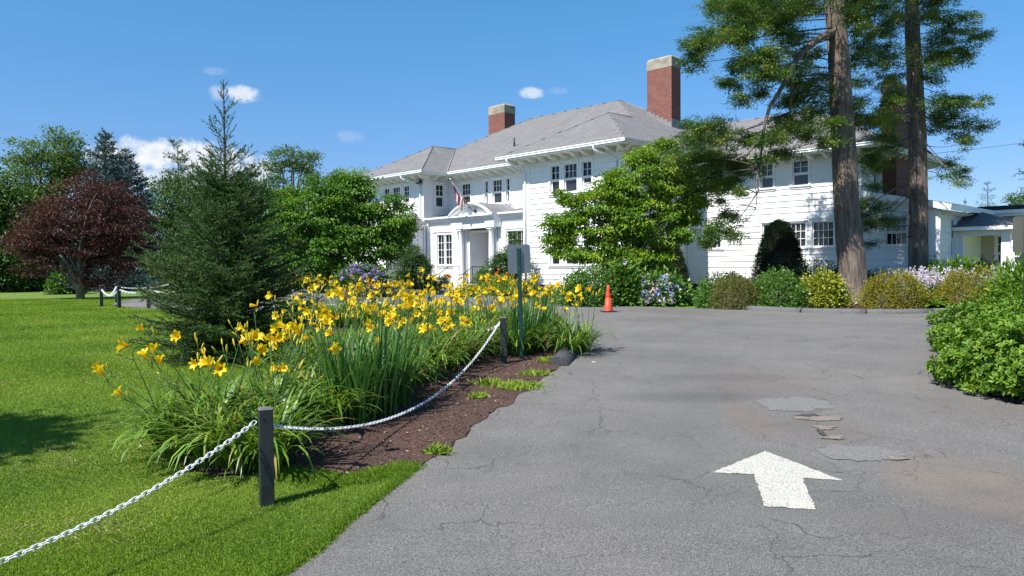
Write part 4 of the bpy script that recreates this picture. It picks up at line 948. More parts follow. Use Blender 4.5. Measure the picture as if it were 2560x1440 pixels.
# far trees on the left
broadleaf('locust_tree', (*at(105, 735, 52)[:2], .4), 10, lobe_px([(140, 380, 60, 45), (60, 385, 45, 35), (150, 350, 40, 22), (175, 420, 40, 40), (90, 450, 95, 45), (160, 480, 60, 50), (40, 460, 45, 40), (110, 520, 80, 50), (180, 400, 35, 50), (130, 420, 60, 30)], 52),
          250, 60, .36, .20, .10, MIDT, BARKG, 'tall airy deciduous tree at the left behind the red maple', r0=.28, lo=.35, flat=.4)
gb = at(272, 735, 46); gb = (gb[0], gb[1], .45)
conifer('blue_spruce', gb, (672 - 326) / F * 46 + 1.15, lambda t_: 2.9 * (1 - t_) ** .85 + .1, 'tall blue spruce with a pointed top behind the red maple', BLUESP, BARKD, whorl=.42, nb=14, ang=(32, -6), Ln=.11, Wd=.05, dens=26, twig=.8, r0=.2)
gb = at(322, 735, 50); conifer('blue_spruce', (gb[0], gb[1], .45), (672 - 372) / F * 50 + 1.15, lambda t_: 2.9 * (1 - t_) ** .8 + .1, 'shorter bluish spruce leaning against the taller blue spruce, on its right', BLUESP, BARKD, whorl=.42, nb=14, ang=(32, -6), Ln=.11, Wd=.05, dens=26, twig=.8, r0=.2)
gb = at(452, 735, 60); conifer('white_pine', (gb[0], gb[1], .45), (671 - 370) / F * 60 + 1.15, lambda t_: (2.4 * (1 - t_) ** .55 + .3) if t_ > .45 else 1.9, 'white pine with flat layered branches left of the young spruce top', PINE, BARKG, whorl=1.0, nb=7, ang=(35, 2), Ln=.16, Wd=.05, dens=20, twig=1.0, r0=.22)
for (px, Yb, items, lab) in [(470, 56, [(400, 520, 70, 60), (450, 480, 60, 40), (500, 500, 70, 50), (430, 590, 90, 70), (520, 560, 80, 70), (390, 640, 60, 50), (480, 660, 90, 50)], 'dark green tree mass left of the young spruce, under the white pine'),
                             (660, 58, [(640, 480, 60, 45), (690, 470, 45, 35), (600, 520, 70, 60), (670, 540, 60, 60), (640, 620, 90, 70), (720, 560, 50, 60)], 'dark deciduous tree between the young spruce and the left dogwood'),
                             (10, 40, [(10, 560, 75, 90), (-30, 500, 60, 70), (40, 640, 60, 60), (-20, 660, 80, 60), (20, 700, 60, 30)], 'very dark tree at the left edge of the lawn')]:
    gb = at(px, 735, Yb); broadleaf('dark_tree', (gb[0], gb[1], gz(gb[0], gb[1])), 7, lobe_px(items, Yb), 330, 64, .34, .20, .12, DARKT, BARKD, lab, r0=.22, lo=.35, flat=.6)
gb = at(735, 735, 62); broadleaf('thin_tree', (gb[0], gb[1], .4), 16, lobe_px([(700, 395, 40, 18), (730, 380, 38, 14), (690, 415, 30, 10), (770, 400, 24, 24), (765, 440, 34, 18), (745, 415, 20, 14), (785, 385, 14, 14), (720, 400, 20, 20), (775, 460, 20, 14)], 62), 90, 40, .30, .22, .10, MIDT, BARKG, 'slender tree with a thin see-through crown above the left dogwood', r0=.17, lo=.3, flat=.4)
gb = at(895, 735, 70); broadleaf('willow_tree', (gb[0], gb[1], .4), 10, lobe_px([(895, 440, 40, 20), (870, 450, 25, 18), (930, 450, 25, 14), (880, 480, 40, 30)], 70), 90, 50, .5, .35, .07, WILLOW, BARKG, 'pale willow crown peeping over the roof end behind the left dogwood', r0=.2, hang=.9)
# trees just outside the left edge that shade the lawn
gb = (-12.0, 2.2, 0.1); lb = [((-9.0, 3.7, 5.6), (1.6, .8, .9)), ((-10.8, 3.4, 6.3), (1.6, 1.1, 1.0)), ((-12.2, 2.6, 5.5), (1.7, 1.6, 1.6))]
broadleaf('dark_tree', gb, 7, lb, 420, 60, .22, .16, .10, DARKT, BARKD, 'tree beyond the left edge whose shadow falls on the lawn', r0=.2)
# far conifers on the right
gb = at(2468, 640, 75); conifer('bare_spruce', (gb[0], gb[1], .3), (654 - 452) / F * 75 + 1.4, lambda t_: 2.6 * (1 - t_) ** .9 + .15, 'thin grey-green spruce far away above the low extension roof', BLUESP, BARKG, whorl=.8, nb=7, ang=(35, 22), Ln=.14, Wd=.03, dens=10, twig=.8, r0=.16)
gb = at(2412, 640, 80); conifer('bare_spruce', (gb[0], gb[1], .3), (654 - 497) / F * 80 + 1.4, lambda t_: 1.2 * (1 - t_) + .1, 'small spruce top peeping over the sunroom roof', SPRUCE, BARKD, whorl=.8, nb=7, ang=(40, 20), Ln=.15, Wd=.04, dens=9, twig=.8, r0=.12)
gb = at(2552, 640, 60); broadleaf('dark_tree', (gb[0], gb[1], .3), 5, lobe_px([(2555, 500, 26, 22), (2575, 510, 30, 40), (2560, 590, 40, 60)], 60), 110, 40, .3, .2, .1, DARKT, BARKD, 'bushy green tree at the right edge behind the extension')
gb = at(2640, 660, 40); conifer('drooping_spruce', (gb[0], gb[1], .2), 11, lambda t_: 2.3 * (1 - t_) ** .5 + .2, 'spruce at the right edge with only its branch tips in view', SPRUCE, BARKD, whorl=1.0, nb=8, ang=(20, -14), Ln=.10, Wd=.03, dens=22, twig=.7, r0=.2)

# ------------------------------------------------------------------ the two big old cypresses
def big_trunk(root, axis, rad, seed, n=18):
    """ridged trunk through axis points"""
    r_ = np.random.default_rng(seed); axis = np.array(axis, float); ts = np.linspace(0, 1, 46); kn = np.linspace(0, 1, len(axis))
    C = np.stack([np.interp(ts, kn, axis[:, i_]) for i_ in range(3)], 1); rr = np.interp(ts, kn, rad)
    th = np.linspace(0, 2 * np.pi, 40, endpoint=False); a_ = [(int(q), r_.uniform(0, 6.28), r_.uniform(-1, 1)) for q in (3, 5, 7, 9, 13, 17)]
    mb = MB(); rings = []
    for i_ in range(len(ts)):
        f = 1 + sum(.040 * math.sqrt(3 / q) * np.sin(q * th + p + s * 2.5 * ts[i_] * 3 + .6 * math.sin(9 * ts[i_] + q)) for q, p, s in a_) + .012 * r_.normal(size=40)
        fl = 1 + .35 * max(0, 1 - ts[i_] * 12) ** 2
        rings.append([tuple(C[i_] + rr[i_] * fl * f[j_] * np.array([math.cos(th[j_]), math.sin(th[j_]), 0])) for j_ in range(40)])
    mb.grid(rings, 0, caps=(False, True)); return mb
def cypress(name, label, Yd, trunk_px, widths, items, ox, oy, sc_, spread_y, n_per, seed, limbs_px=()):
    base = at(*trunk_px[0], Yd); base = np.array([base[0], base[1], gz(base[0], base[1]) + .02]); root = empty(name, tuple(base), 0, label, 'tree')
    ax = [at(x, y, Yd) - base for x, y in trunk_px]; ax[0] = np.zeros(3); ax[0][2] = -.1
    mb = big_trunk(root, ax, [w_ * Yd / F / 2 for w_ in widths], seed)
    C_all, O_all, tips = [], [], []; tw = MB()
    axz = np.array([a_[2] for a_ in ax]); axx = np.array([a_[0] for a_ in ax])
    for (cx, cy, rx, ry) in items:
        px, py = ox + cx / sc_, oy + cy / sc_; dy = rng.uniform(-spread_y, spread_y)
        c = at(px, py, Yd + dy) - base; s = (Yd + dy) / F / sc_; R3 = np.array([rx * 1.1, rx * .9, ry * .72]) * s
        nsub = max(5, int(n_per * rx * ry / 6000))
        d = rvec(nsub); C = c + d * R3 * rng.uniform(.15, 1.55, (nsub, 1)) ** .9; C_all.append(C)
        tx = np.interp(c[2], axz, axx); o_ = np.array([c[0] - tx, c[1], 0]); o_ = o_ / (np.linalg.norm(o_) + .1)
        O_all.append(unit(np.tile(o_ * 1.0 + np.array([0, 0, -.1]), (nsub, 1)) + d * .6)); tips.append(c)
        # branch
        near_l = [at(x_, y_, Yd + d_) - base for pth_, _, _ in limbs_px[1:] for x_, y_, d_ in pth_] if cx < 720 and cy > 880 else None
        zs = np.clip(c[2] + rng.uniform(-.3, .9) + .10 * abs(c[0] - tx), 1.5, axz[-1]); s0 = np.array([np.interp(zs, axz, axx), 0, zs])
        if near_l: s0 = min(near_l, key=lambda q_: np.linalg.norm(q_ - c))
        m_ = (s0 + c) / 2 + np.array([0, 0, .05 * np.linalg.norm(c - s0)]) + rng.normal(size=3) * .28
        tt = np.linspace(0, 1, 8)[:, None]; path = (1 - tt) ** 2 * s0 + 2 * tt * (1 - tt) * m_ + tt ** 2 * c
        tw.tube(path, list(np.maximum(.007, (.008 + .005 * np.linalg.norm(c - s0)) * (1 - .8 * tt[:, 0]))), 5)
        for q in range(min(nsub, 7)):
            tw.tube([c, (c + C[q]) / 2 + rng.normal(size=3) * .04, C[q]], [.012, .008, .004], 4, caps=False)
    for pth, r_a, r_b in limbs_px:
        p_ = [at(x, y, Yd + dd) - base for x, y, dd in pth]
        mb.tube(p_, list(np.linspace(r_a, r_b, len(p_))), 8)
    tr_ = mb.build('trunk', BARK, root); tw.build('branch', BARKD, tr_)
    C = np.concatenate(C_all); O = np.concatenate(O_all)
    # flat feathery sprays: little fans of scale leaves
    k = 52; n = len(C) * k; fanax = unit(np.repeat(O, k, 0) * np.array([1, 1, .6]) + rng.normal(size=(n, 3)) * np.array([.6, .6, .3]) + np.array([0, 0, .02]))
    P = np.repeat(C, k, 0) + np.repeat(rng.normal(size=(len(C), 3)) * .02, k, 0) + fanax * rng.uniform(0, .19, (n, 1)) + rng.normal(size=(n, 3)) * np.array([.085, .085, .032])
    tone = np.repeat(rng.random(len(C)) ** 1.2, k) * .7 + rng.random(n) * .3
    link('crown', leaf_mesh('crown', P, fanax, unit(np.array([0, 0, 1.]) + rng.normal(size=(n, 3)) * .28), .085 * rng.uniform(.6, 1.4, n), .034, CYPR, tone, droop=.12), root)
    return root
T1 = [(420, 60, 130, 60), (520, 140, 150, 60), (300, 270, 180, 80), (150, 350, 90, 60), (130, 470, 70, 55), (480, 260, 120, 90), (620, 100, 120, 90), (760, 180, 120, 60), (850, 80, 120, 80), (1000, 60, 80, 60), (830, 300, 110, 60), (600, 430, 120, 70), (470, 490, 90, 50), (380, 620, 80, 50), (470, 740, 70, 40), (640, 560, 140, 60),
      (820, 530, 140, 60), (700, 420, 100, 50), (950, 400, 90, 60), (900, 620, 120, 70), (1000, 700, 120, 60), (870, 760, 110, 60), (620, 700, 60, 40), (1050, 560, 50, 50), (1180, 760, 60, 50), (1220, 820, 100, 70), (840, 900, 110, 50), (1000, 860, 120, 60), (1100, 930, 100, 40), (860, 960, 80, 50), (800, 1130, 90, 50), (1090, 1050, 80, 50),
      (1390, 900, 120, 60), (1260, 900, 60, 40), (220, 950, 150, 60), (120, 1040, 140, 70), (330, 1030, 150, 60), (540, 1040, 90, 50), (100, 1180, 140, 80), (300, 1180, 150, 80), (460, 1250, 120, 80), (200, 1320, 140, 80), (380, 1370, 100, 60), (50, 1300, 90, 70), (650, 1040, 90, 50), (760, 1020, 80, 50), (660, 1170, 60, 40), (940, 1000, 80, 40), (250, 1400, 120, 40),
      (370, 1600, 100, 45), (410, 1740, 75, 50), (240, 1750, 60, 60), (235, 1820, 60, 40), (310, 1490, 60, 30), (470, 1450, 50, 30), (300, 1690, 60, 40),
      (560, 20, 160, 60), (300, 40, 90, 50), (900, -60, 200, 90), (600, -90, 220, 90), (1500, -420, 350, 160), (1850, -490, 350, 170), (1300, -60, 160, 90), (1130, -200, 300, 120), (700, -280, 260, 120), (1260, 140, 60, 60), (1310, 210, 60, 50)]
cypress('old_cypress', 'huge leaning cypress with a fibrous trunk standing in the shrub bed, left of the pair', 25.2,
        [(2143, 755), (2128, 640), (2117, 500), (2112, 380), (2104, 250), (2096, 120), (2086, 0), (2078, -140), (2070, -330)], [62, 62, 55, 54, 50, 46, 43, 40, 30], T1, 1700, 0, 2.977, 2.2, 48, 3,
        [([(2092, 75, 0), (2050, 95, -.6), (2010, 125, -1.0), (1985, 160, -1.3), (1965, 200, -1.6)], .13, .06), ([(1965, 200, -1.6), (1945, 235, -1.7), (1925, 265, -1.8), (1912, 310, -1.9), (1906, 360, -1.9), (1898, 420, -1.8)], .07, .03),
         ([(1908, 330, -1.9), (1895, 350, -2.1), (1870, 385, -2.4), (1830, 400, -2.6)], .05, .02), ([(1900, 400, -1.9), (1892, 450, -1.9), (1896, 478, -1.9), (1868, 520, -1.8), (1845, 548, -1.8)], .035, .012), ([(1885, 460, -1.9), (1893, 485, -1.8), (1890, 520, -1.8), (1858, 565, -1.8)], .022, .008),
         ([(1985, 160, -1.3), (1980, 230, -.8), (1975, 280, -.6)], .05, .03)])
T2 = [(1300, 80, 80, 70), (1450, 100, 120, 80), (1560, 200, 110, 70), (1440, 250, 110, 50), (1380, 350, 120, 60), (1540, 370, 120, 50), (1560, 450, 120, 60), (1350, 460, 90, 60), (1600, 560, 100, 60), (1330, 600, 70, 60), (1540, 650, 60, 40), (1350, 745, 70, 30), (1650, 700, 60, 60), (1650, 110, 80, 60), (1560, 760, 70, 50), (1500, 850, 60, 50),
      (1850, 90, 110, 60), (1950, 160, 100, 60), (2000, 240, 120, 50), (2180, 270, 100, 40), (2130, 140, 60, 40), (1900, 330, 90, 50), (1950, 400, 130, 50), (2080, 430, 80, 50), (1850, 430, 80, 40), (2030, 360, 100, 50), (1930, 490, 90, 40), (1870, 600, 60, 40), (1850, 540, 50, 40),
      (1900, 760, 110, 50), (2020, 760, 110, 45), (2160, 770, 110, 38), (1880, 860, 90, 40), (2000, 860, 100, 40), (2120, 920, 110, 40), (2240, 940, 70, 36), (1900, 930, 80, 50), (2060, 1010, 70, 40), (2100, 1070, 50, 40), (1980, 1220, 60, 40), (2050, 1290, 60, 60), (1930, 1310, 40, 20), (2080, 1370, 30, 30),
      (1550, 920, 70, 60), (1530, 1010, 80, 60), (1450, 1080, 90, 60), (1430, 1180, 90, 60), (1480, 1230, 80, 70), (1450, 1390, 60, 40), (1420, 1520, 90, 40), (1550, 1550, 60, 40), (1400, 1600, 70, 60), (1560, 1650, 100, 40), (1430, 1690, 60, 50), (1440, 1810, 36, 36), (1560, 1100, 60, 50),
      (1500, -60, 220, 90), (1850, -60, 180, 80), (1700, -220, 300, 120), (1900, 20, 120, 40)]
cypress('old_cypress', 'straighter tall cypress with a grey trunk behind the leaning one, right of the pair', 28.6,
        [(2299, 716), (2296, 640), (2297, 480), (2294, 340), (2288, 200), (2283, 100), (2280, 0), (2276, -140), (2272, -330)], [48, 45, 41, 40, 35, 33, 31, 29, 22], T2, 1700, 0, 2.977, 2.4, 44, 4,
        [([(2312, 372, -.3), (2330, 385, -.6), (2345, 402, -.8), (2375, 425, -1.0), (2395, 450, -1.1)], .045, .012), ([(2290, 500, -.2), (2240, 470, -.9), (2190, 500, -1.4), (2150, 560, -1.6)], .04, .012), ([(2285, 480, 0), (2230, 530, -1), (2205, 580, -1.3)], .03, .01)])

# ------------------------------------------------------------------ shrubs
def rosettes(name, C, A, k, Ln, Wd, mat_, parent, elev=35, fine=True):
    n = len(C) * k; A = unit(A); ref = unit(np.cross(A, rvec(len(A)))); B = np.cross(A, ref)
    th = np.tile(np.arange(k) * 2.4, len(C)) + np.repeat(rng.uniform(0, 6.28, len(C)), k); e = R(elev) + rng.normal(size=n) * .3
    D = (np.repeat(ref, k, 0) * np.cos(th)[:, None] + np.repeat(B, k, 0) * np.sin(th)[:, None]) * np.cos(e)[:, None] + np.repeat(A, k, 0) * np.sin(e)[:, None]
    P = np.repeat(C, k, 0) - np.repeat(A, k, 0) * (rng.random((n, 1)) * Ln * .5)
    tone = np.repeat(rng.random(len(C)), k) * .5 + rng.random(n) * .5
    return link(name, leaf_mesh(name, P, D, np.repeat(A, k, 0), Ln * rng.uniform(.75, 1.2, n), Wd * rng.uniform(.8, 1.15, n), mat_, tone, fine, droop=.14), parent)
def px_xy(px, Yd): g_ = at(px, 660, Yd); return (g_[0], g_[1])
# glossy bush at the right edge
root = empty('glossy_shrub', (6.4, 8.3, gz(6.4, 8.3)), 0, 'large glossy bright green bush at the right edge of the driveway', 'shrub')
EL = [(np.array([0, 0, .30]), np.array([1.52, 1.42, .68])), (np.array([1.55, 2.5, .40]), np.array([1.65, 1.8, .60]))]
Cs, As = [], []
for c_, R3 in EL:
    n = 4200; d = rvec(n * 2); d[:, 2] = np.abs(d[:, 2]) - .34; d = unit(d)[:n]; th = np.arctan2(d[:, 1], d[:, 0])
    lum = 1 + .06 * np.sin(5 * th + 4 * d[:, 2]) + .05 * np.sin(9 * th - 7 * d[:, 2])
    C = c_ + d * R3 * (lum * rng.uniform(.84, 1.02, n))[:, None]; C[:, 2] = np.maximum(C[:, 2], .09)
    keep = np.ones(n, bool)
    for c2, R2 in EL:
        if c2 is not c_: keep &= (((C - c2) / R2) ** 2).sum(1) > .75
    Cs.append(C[keep]); As.append(unit(d / R3 + np.array([0, 0, .35]) + rng.normal(size=(n, 3)) * .25)[keep])
C = np.concatenate(Cs); A_ = np.concatenate(As); n = len(C)
rosettes('foliage', C, A_, 9, .066, .026, SHRUBL, root)
C2 = C[rng.choice(n, 1500)] * np.array([.88, .88, .82]); rosettes('inner_foliage', C2, rvec(1500), 8, .10, .04, SHRUBL, root, fine=False)
mb = MB(); limbs(mb, (0, 0, 0), C[rng.choice(n, 40, False)] * .9, .03, 5); mb.build('stem', BARKG, root)
# shrub bed on the right
def sh(px, Yd, rx, rz, ry, n_, Ln, Wd, m_, lab, name='shrub', dx=0, **kw):
    c = px_xy(px, Yd); s = Yd / F; return mound(name, c, (rx * s, ry, rz * s * .88), int(n_ * 1.3), Ln, Wd, m_, lab, **kw)
sh(1815, 23.6, 72, 84, .8, 620, .05, .028, SHRUB, 'clipped dark green mound at the left end of the far shrub bed', 'green_mound')
sh(1838, 22.9, 58, 84, .65, 620, .04, .02, BRONZE, 'bronze tinged shrub between the two green mounds of the far bed', 'bronze_shrub')
sh(1942, 22.7, 66, 92, .7, 700, .05, .028, SHRUB, 'rounded green mound overhanging the kerb, left of the yellow shrub', 'green_mound')
sh(2056, 23.2, 56, 84, .6, 330, .07, .045, YELLOW, 'yellow and green variegated shrub left of the leaning trunk', 'variegated_shrub', lump=.2)
sh(2240, 22.5, 80, 92, .8, 900, .04, .022, GOLD, 'golden spirea mound just right of the leaning trunk', 'golden_shrub')
sh(2424, 22.3, 84, 92, .85, 950, .04, .022, GOLD, 'golden spirea mound near the far right kerb', 'golden_shrub')
sh(2035, 26.5, 85, 102, .9, 560, .05, .024, HINOKI, 'blue green juniper behind the yellow shrub', 'juniper', lump=.2)
sh(2110, 26.2, 36, 86, .5, 260, .09, .04, SHRUB, 'dark broadleaf shrub behind the leaning trunk', 'broadleaf_shrub')
sh(1905, 25.6, 70, 70, .8, 420, .045, .022, BRONZE, 'low bronze shrub at the foot of the dark conical yew', 'bronze_shrub')
sh(2195, 30.5, 50, 58, .7, 220, .11, .045, SHRUB, 'dark leafy shrub against the sunroom wall between the trunks', 'broadleaf_shrub')
sh(2375, 26.5, 78, 86, .9, 460, .13, .05, SHRUBL, 'rhododendron with long leaves right of the straight trunk', 'rhododendron', lump=.2)
sh(2450, 29.0, 75, 76, .9, 330, .13, .06, YEW, 'dark shrub in front of the east porch', 'broadleaf_shrub', lump=.25)
sh(2545, 24.0, 60, 92, .8, 420, .10, .04, HOSTA, 'pale leafy plant at the right edge beyond the golden shrubs', 'leafy_plant', lump=.2)
sh(2590, 16.5, 92, 130, 1.0, 520, .12, .035, SHRUBL, 'bright green leafy shrub behind the glossy bush at the right edge', 'leafy_plant', lump=.2)
# dark clipped yews
def cone_yew(px, Yd, wpx, hpx, lab, n_=1500, name='yew', mat_=YEW, zb=.22):
    c = px_xy(px, Yd); s = Yd / F; root = empty(name, (*c, gz(*c)), 0, lab, 'shrub'); H = hpx * s; Rm = wpx * s
    t_ = rng.random(n_) ** .8; az = rng.uniform(0, 6.28, n_); rr = Rm * np.minimum(1, 1.9 * (1 - t_) ** .62 - .0) * np.clip(.75 + 1.2 * t_, 0, 1) * rng.uniform(.82, 1.04, n_) * (1 + .06 * np.sin(4 * az + 9 * t_))
    rr = Rm * np.sqrt(np.clip(1 - t_ ** 1.55, 0, 1)) * rng.uniform(.82, 1.04, n_) * (1 + .06 * np.sin(4 * az + 9 * t_))
    C = np.stack([rr * np.cos(az), rr * np.sin(az), .05 + t_ * H * .97], 1); O = unit(np.stack([np.cos(az), np.sin(az), .5 + t_], 1))
    clumps('foliage', C, O, 9, .05, .08, .026, mat_, root, flat=1, updir=.3, out=1.0, droop=.0)
    cm = MB(); cm.lathe([(Rm * .86 * math.sqrt(max(0, 1 - q ** 1.55)) + .01, H * .9 * q) for q in np.linspace(0, 1, 9)], n=12); o_ = cm.build('shade_core', BARKD, root)  # dark bark colour on this solid core paints the yew's inner shade
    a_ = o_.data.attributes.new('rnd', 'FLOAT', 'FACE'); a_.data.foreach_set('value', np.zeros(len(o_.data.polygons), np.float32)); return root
cone_yew(1948, 28.2, 66, 198, 'dark conical yew in front of the right wing windows', 3200)
cone_yew(1678, 33.5, 44, 128, 'dark egg shaped yew in the inner corner behind the blue hydrangea', 2200)
# by the house front
sh(1480, 25.2, 82, 84, .9, 800, .07, .038, SHRUB, 'rounded bright green shrub under the right dogwood', 'green_mound', top_only=.3)
sh(1395, 27.0, 70, 26, .5, 420, .08, .02, SHRUB, 'low strip of green plants left of the rounded shrub', 'low_plants')
sh(1385, 31, 30, 60, .4, 60, .06, .025, HYDW, 'wispy whitish plant against the wall left of the rounded shrub', 'wispy_plant', lump=.4)
sh(1320, 30.0, 26, 44, .4, 160, .08, .03, BRONZE, 'small reddish foliage plant beside the entrance bed', 'perennial')
def hinoki(px, Yd, items, lab):
    c = px_xy(px, Yd); root = empty('dwarf_cypress', (*c, gz(*c)), 0, lab, 'shrub'); b_ = np.array((*c, gz(*c)))
    lb = lobe_px(items, Yd); C, O = lobes_points(lb, 420, .3); mb = MB(); limbs(mb, (0, 0, 0), C[rng.choice(len(C), 22, False)] - b_, .035, 5); mb.build('trunk', BARKD, root)
    clumps('foliage', C - b_, O, 30, .10, .085, .04, HINOKI, root, flat=.5, updir=.8, out=.8, droop=.2)
hinoki(1030, 39.0, [(1030, 640, 26, 28), (1050, 670, 28, 30), (1010, 680, 26, 30), (1035, 700, 44, 22), (1065, 665, 16, 14)], 'dark green dwarf cypress left of the french window')
hinoki(1262, 36.0, [(1285, 600, 10, 24), (1270, 640, 28, 22), (1250, 665, 30, 28), (1285, 665, 30, 34), (1265, 695, 42, 22), (1318, 660, 14, 24)], 'dwarf cypress in front of the entrance right window, behind the sign')
sh(1215, 37.5, 30, 62, .5, 170, .08, .05, SHRUB, 'rose bush with reddish blooms right of the entrance steps', 'rose_bush', lump=.3)
sh(1250, 35.0, 42, 44, .5, 260, .08, .045, YELLOW, 'yellow leaved plant in front of the rose bush', 'yellow_plant', lump=.25)
sh(1085, 39.5, 30, 34, .5, 200, .08, .045, BRONZE, 'pale small shrub left of the stone urn', 'small_shrub', lump=.25)
sh(1172, 33.0, 20, 22, .3, 120, .07, .04, SHRUB, 'small green plant at the steps', 'small_shrub')
# hydrangeas
def flower_head(name, r, mat_):
    n_ = 90; d = rvec(n_); d[:, 2] = np.abs(d[:, 2]) * 1.2 - .45; d = unit(d); P = d * r * rng.uniform(.85, 1.0, (n_, 1)); D = unit(np.cross(d, rvec(n_)))
    me = leaf_mesh(name, P - D * r * .2, D, d, r * .42, r * .36, mat_, None, droop=.1); return me
HM = [flower_head('flower_head', .125, q) for q in (HYDP, HYDB, HYDW)]
def hydrangea(px, Yd, rx, rz, ry, lab, heads, kinds, lead=.3):
    root = sh(px, Yd, rx, rz, ry, 380, .14, .09, SHRUB, lab, 'hydrangea', cat='hydrangea', lump=.1)
    s = Yd / F
    for q in range(heads):
        a_ = rng.uniform(math.pi * 1.0, math.pi * 2.0) + rng.normal() * .2; e = math.asin(rng.uniform(.05, .95)); rr = rng.uniform(1.02, 1.16)
        p = (rx * s * rr * math.cos(e) * math.cos(a_), ry * rr * math.cos(e) * math.sin(a_), .08 + rz * s * rr * math.sin(e))
        k_ = kinds(p[0] / (rx * s), p[2] / (rz * s))
        link('flower_head', HM[k_], root, p, (rng.normal() * .5 + .3, rng.normal() * .5, rng.uniform(0, 6.28)), rng.uniform(.75, 1.2))
    return root
hydrangea(905, 32.6, 66, 66, .9, 'purple hydrangea in the shade under the left dogwood', 92, lambda u, v: 0)
hydrangea(1640, 25.3, 74, 62, .8, 'blue and pale pink hydrangea in full flower near the orange cone', 92, lambda u, v: 2 if (rng.random() < .6 and v < .6 and u < .5) or rng.random() < .35 else 1)
hydrangea(1562, 25.2, 24, 95, .4, 'sparse hydrangea with a few pale blooms under the right dogwood', 7, lambda u, v: 2 if rng.random() < .6 else 1)
# shrubs along the far lawn
def far_sh(px, Yd, rx, rz, ry, n_, m_, lab, name='far_shrub', Ln=.14, Wd=.07): sh(px, Yd, rx, rz, ry, n_, Ln, Wd, m_, lab, name)
far_sh(167, 36, 27, 62, .9, 380, SHRUB, 'light green rounded shrub behind the red maple trunk', Ln=.10, Wd=.06)
far_sh(60, 41, 45, 55, 1.1, 360, SHRUB, 'green shrub in half shade at the far left', Ln=.11)
far_sh(20, 42, 35, 45, 1.1, 260, HINOKI, 'low green shrub at the left edge of the far lawn', Ln=.13)
far_sh(290, 40, 85, 62, 1.1, 500, BLUESP, 'low blue green spreading conifer behind the far chain posts', Ln=.13, Wd=.04)
far_sh(400, 44, 90, 80, 1.2, 420, DARKT, 'dark hedge like shrub behind the asphalt tip, left of the young spruce')
far_sh(120, 48, 130, 75, 1.4, 420, DARKT, 'dark shrub mass behind the red maple')
far_sh(660, 46, 120, 70, 1.2, 480, DARKT, 'dark shrub between the young spruce and the left dogwood')
far_sh(820, 40.5, 110, 55, 1.0, 420, DARKT, 'dark low shrub in shade under the left dogwood')
# hostas and lily-like tufts in the right bed
def strap_clump(name, x, y, lab, n_, ln, wd, mat_, el=(55, 80), bend=(40, 110), cat='plant', group=None, sp=.05):
    root = empty(name, (x, y, gz(x, y) + .02), 0, lab, cat, group)
    P = np.stack([rng.normal(size=n_) * sp, rng.normal(size=n_) * sp, np.zeros(n_)], 1)
    link('foliage', blade_mesh('foliage', P, rng.uniform(0, 6.28, n_), R(1) * rng.uniform(*el, n_), R(1) * rng.uniform(*bend, n_), ln * rng.uniform(.6, 1.1, n_), wd * rng.uniform(.8, 1.2, n_), mat_), root); return root
g = P3(2112, 764); strap_clump('striped_grass', g[0], g[1], 'tuft of pale striped grass at the foot of the leaning trunk', 90, .55, .022, YELLOW)
hs = leaf_mesh('flower_spike', np.array([[rng.normal() * .03, rng.normal() * .03, .5 + .35 * rng.random()] for _ in range(46)]), rvec(46) * np.array([1, 1, .4]) + np.array([0, 0, -.5]), rvec(46), .06, .035, LILAC)
def hosta(x, y, lab, spikes, grp):
    root = empty('hosta', (x, y, gz(x, y) + .02), 0, lab, 'hosta', grp); n_ = 46
    az = rng.uniform(0, 6.28, n_); P = np.stack([.05 * np.cos(az), .05 * np.sin(az), np.zeros(n_)], 1)
    link('foliage', blade_mesh('foliage', P, az, R(1) * rng.uniform(35, 75, n_), R(1) * rng.uniform(50, 110, n_), .42 * rng.uniform(.7, 1.15, n_), .17 * rng.uniform(.8, 1.2, n_), HOSTA, twist=.1), root)
    for q in range(spikes):
        link('flower_spike', hs, root, (rng.normal() * .22, rng.normal() * .18, .0), (rng.normal() * .18, rng.normal() * .18, rng.uniform(0, 6.28)), rng.uniform(.9, 1.5))
for q, (px, Yd) in enumerate([(2240, 25.6), (2262, 25.2), (2290, 25.4), (2318, 25.0), (2345, 24.6), (2300, 24.4), (2385, 25.2), (2412, 25.4), (2440, 25), (2470, 24.6), (2500, 25), (2525, 24.2), (2478, 23.6), (2550, 24.8)]):
    x, y = px_xy(px, Yd); hosta(x, y, 'hosta with pale lilac flower spikes between the golden shrubs and the rear shrubs', 9, 'flowering hostas in the far right bed')
for px, Yd in ((2322, 22.2), (2335, 21.9), (2350, 22.3)):
    x, y = px_xy(px, Yd); hosta(x, y, 'lime green hosta without flowers in the gap between the two golden shrubs', 0, 'lime hostas between the golden shrubs')

# ------------------------------------------------------------------ daylilies
def petal_flower(name, mat_, openness=1.0, seed=0):
    r_ = np.random.default_rng(seed); V, Fc, rn = [], [], []
    for k in range(6):
        a_ = k * math.pi / 3 + r_.normal() * .06; wv = (.020 if k % 2 else .026); L_ = .105 * r_.uniform(.92, 1.06)
        prof = [(.004, 0, .35), (.014 + .006 * openness, .045, .7), (.034 * openness + .006, .080, 1.0), (.064 * openness + .004, .100, .8), (.088 * openness, .098 + .012 * (1 - openness), .1)]
        b0 = len(V)
        for (rad, z, wf) in prof:
            for sgn in (-1, 0, 1):
                x = rad; y = sgn * wv * wf; zz = z + (-.004 if sgn == 0 else .003)
                V.append((x * math.cos(a_) - y * math.sin(a_), x * math.sin(a_) + y * math.cos(a_), zz))
        for i_ in range(4):
            for j_ in range(2):
                q = b0 + i_ * 3 + j_; Fc.append((q, q + 1, q + 4, q + 3)); rn.append([.1, .35, .65, .9][i_] + r_.normal() * .06)
    return raw_mesh(name, V, Fc, 4, mat_, np.clip(rn, 0, 1), smooth=True)
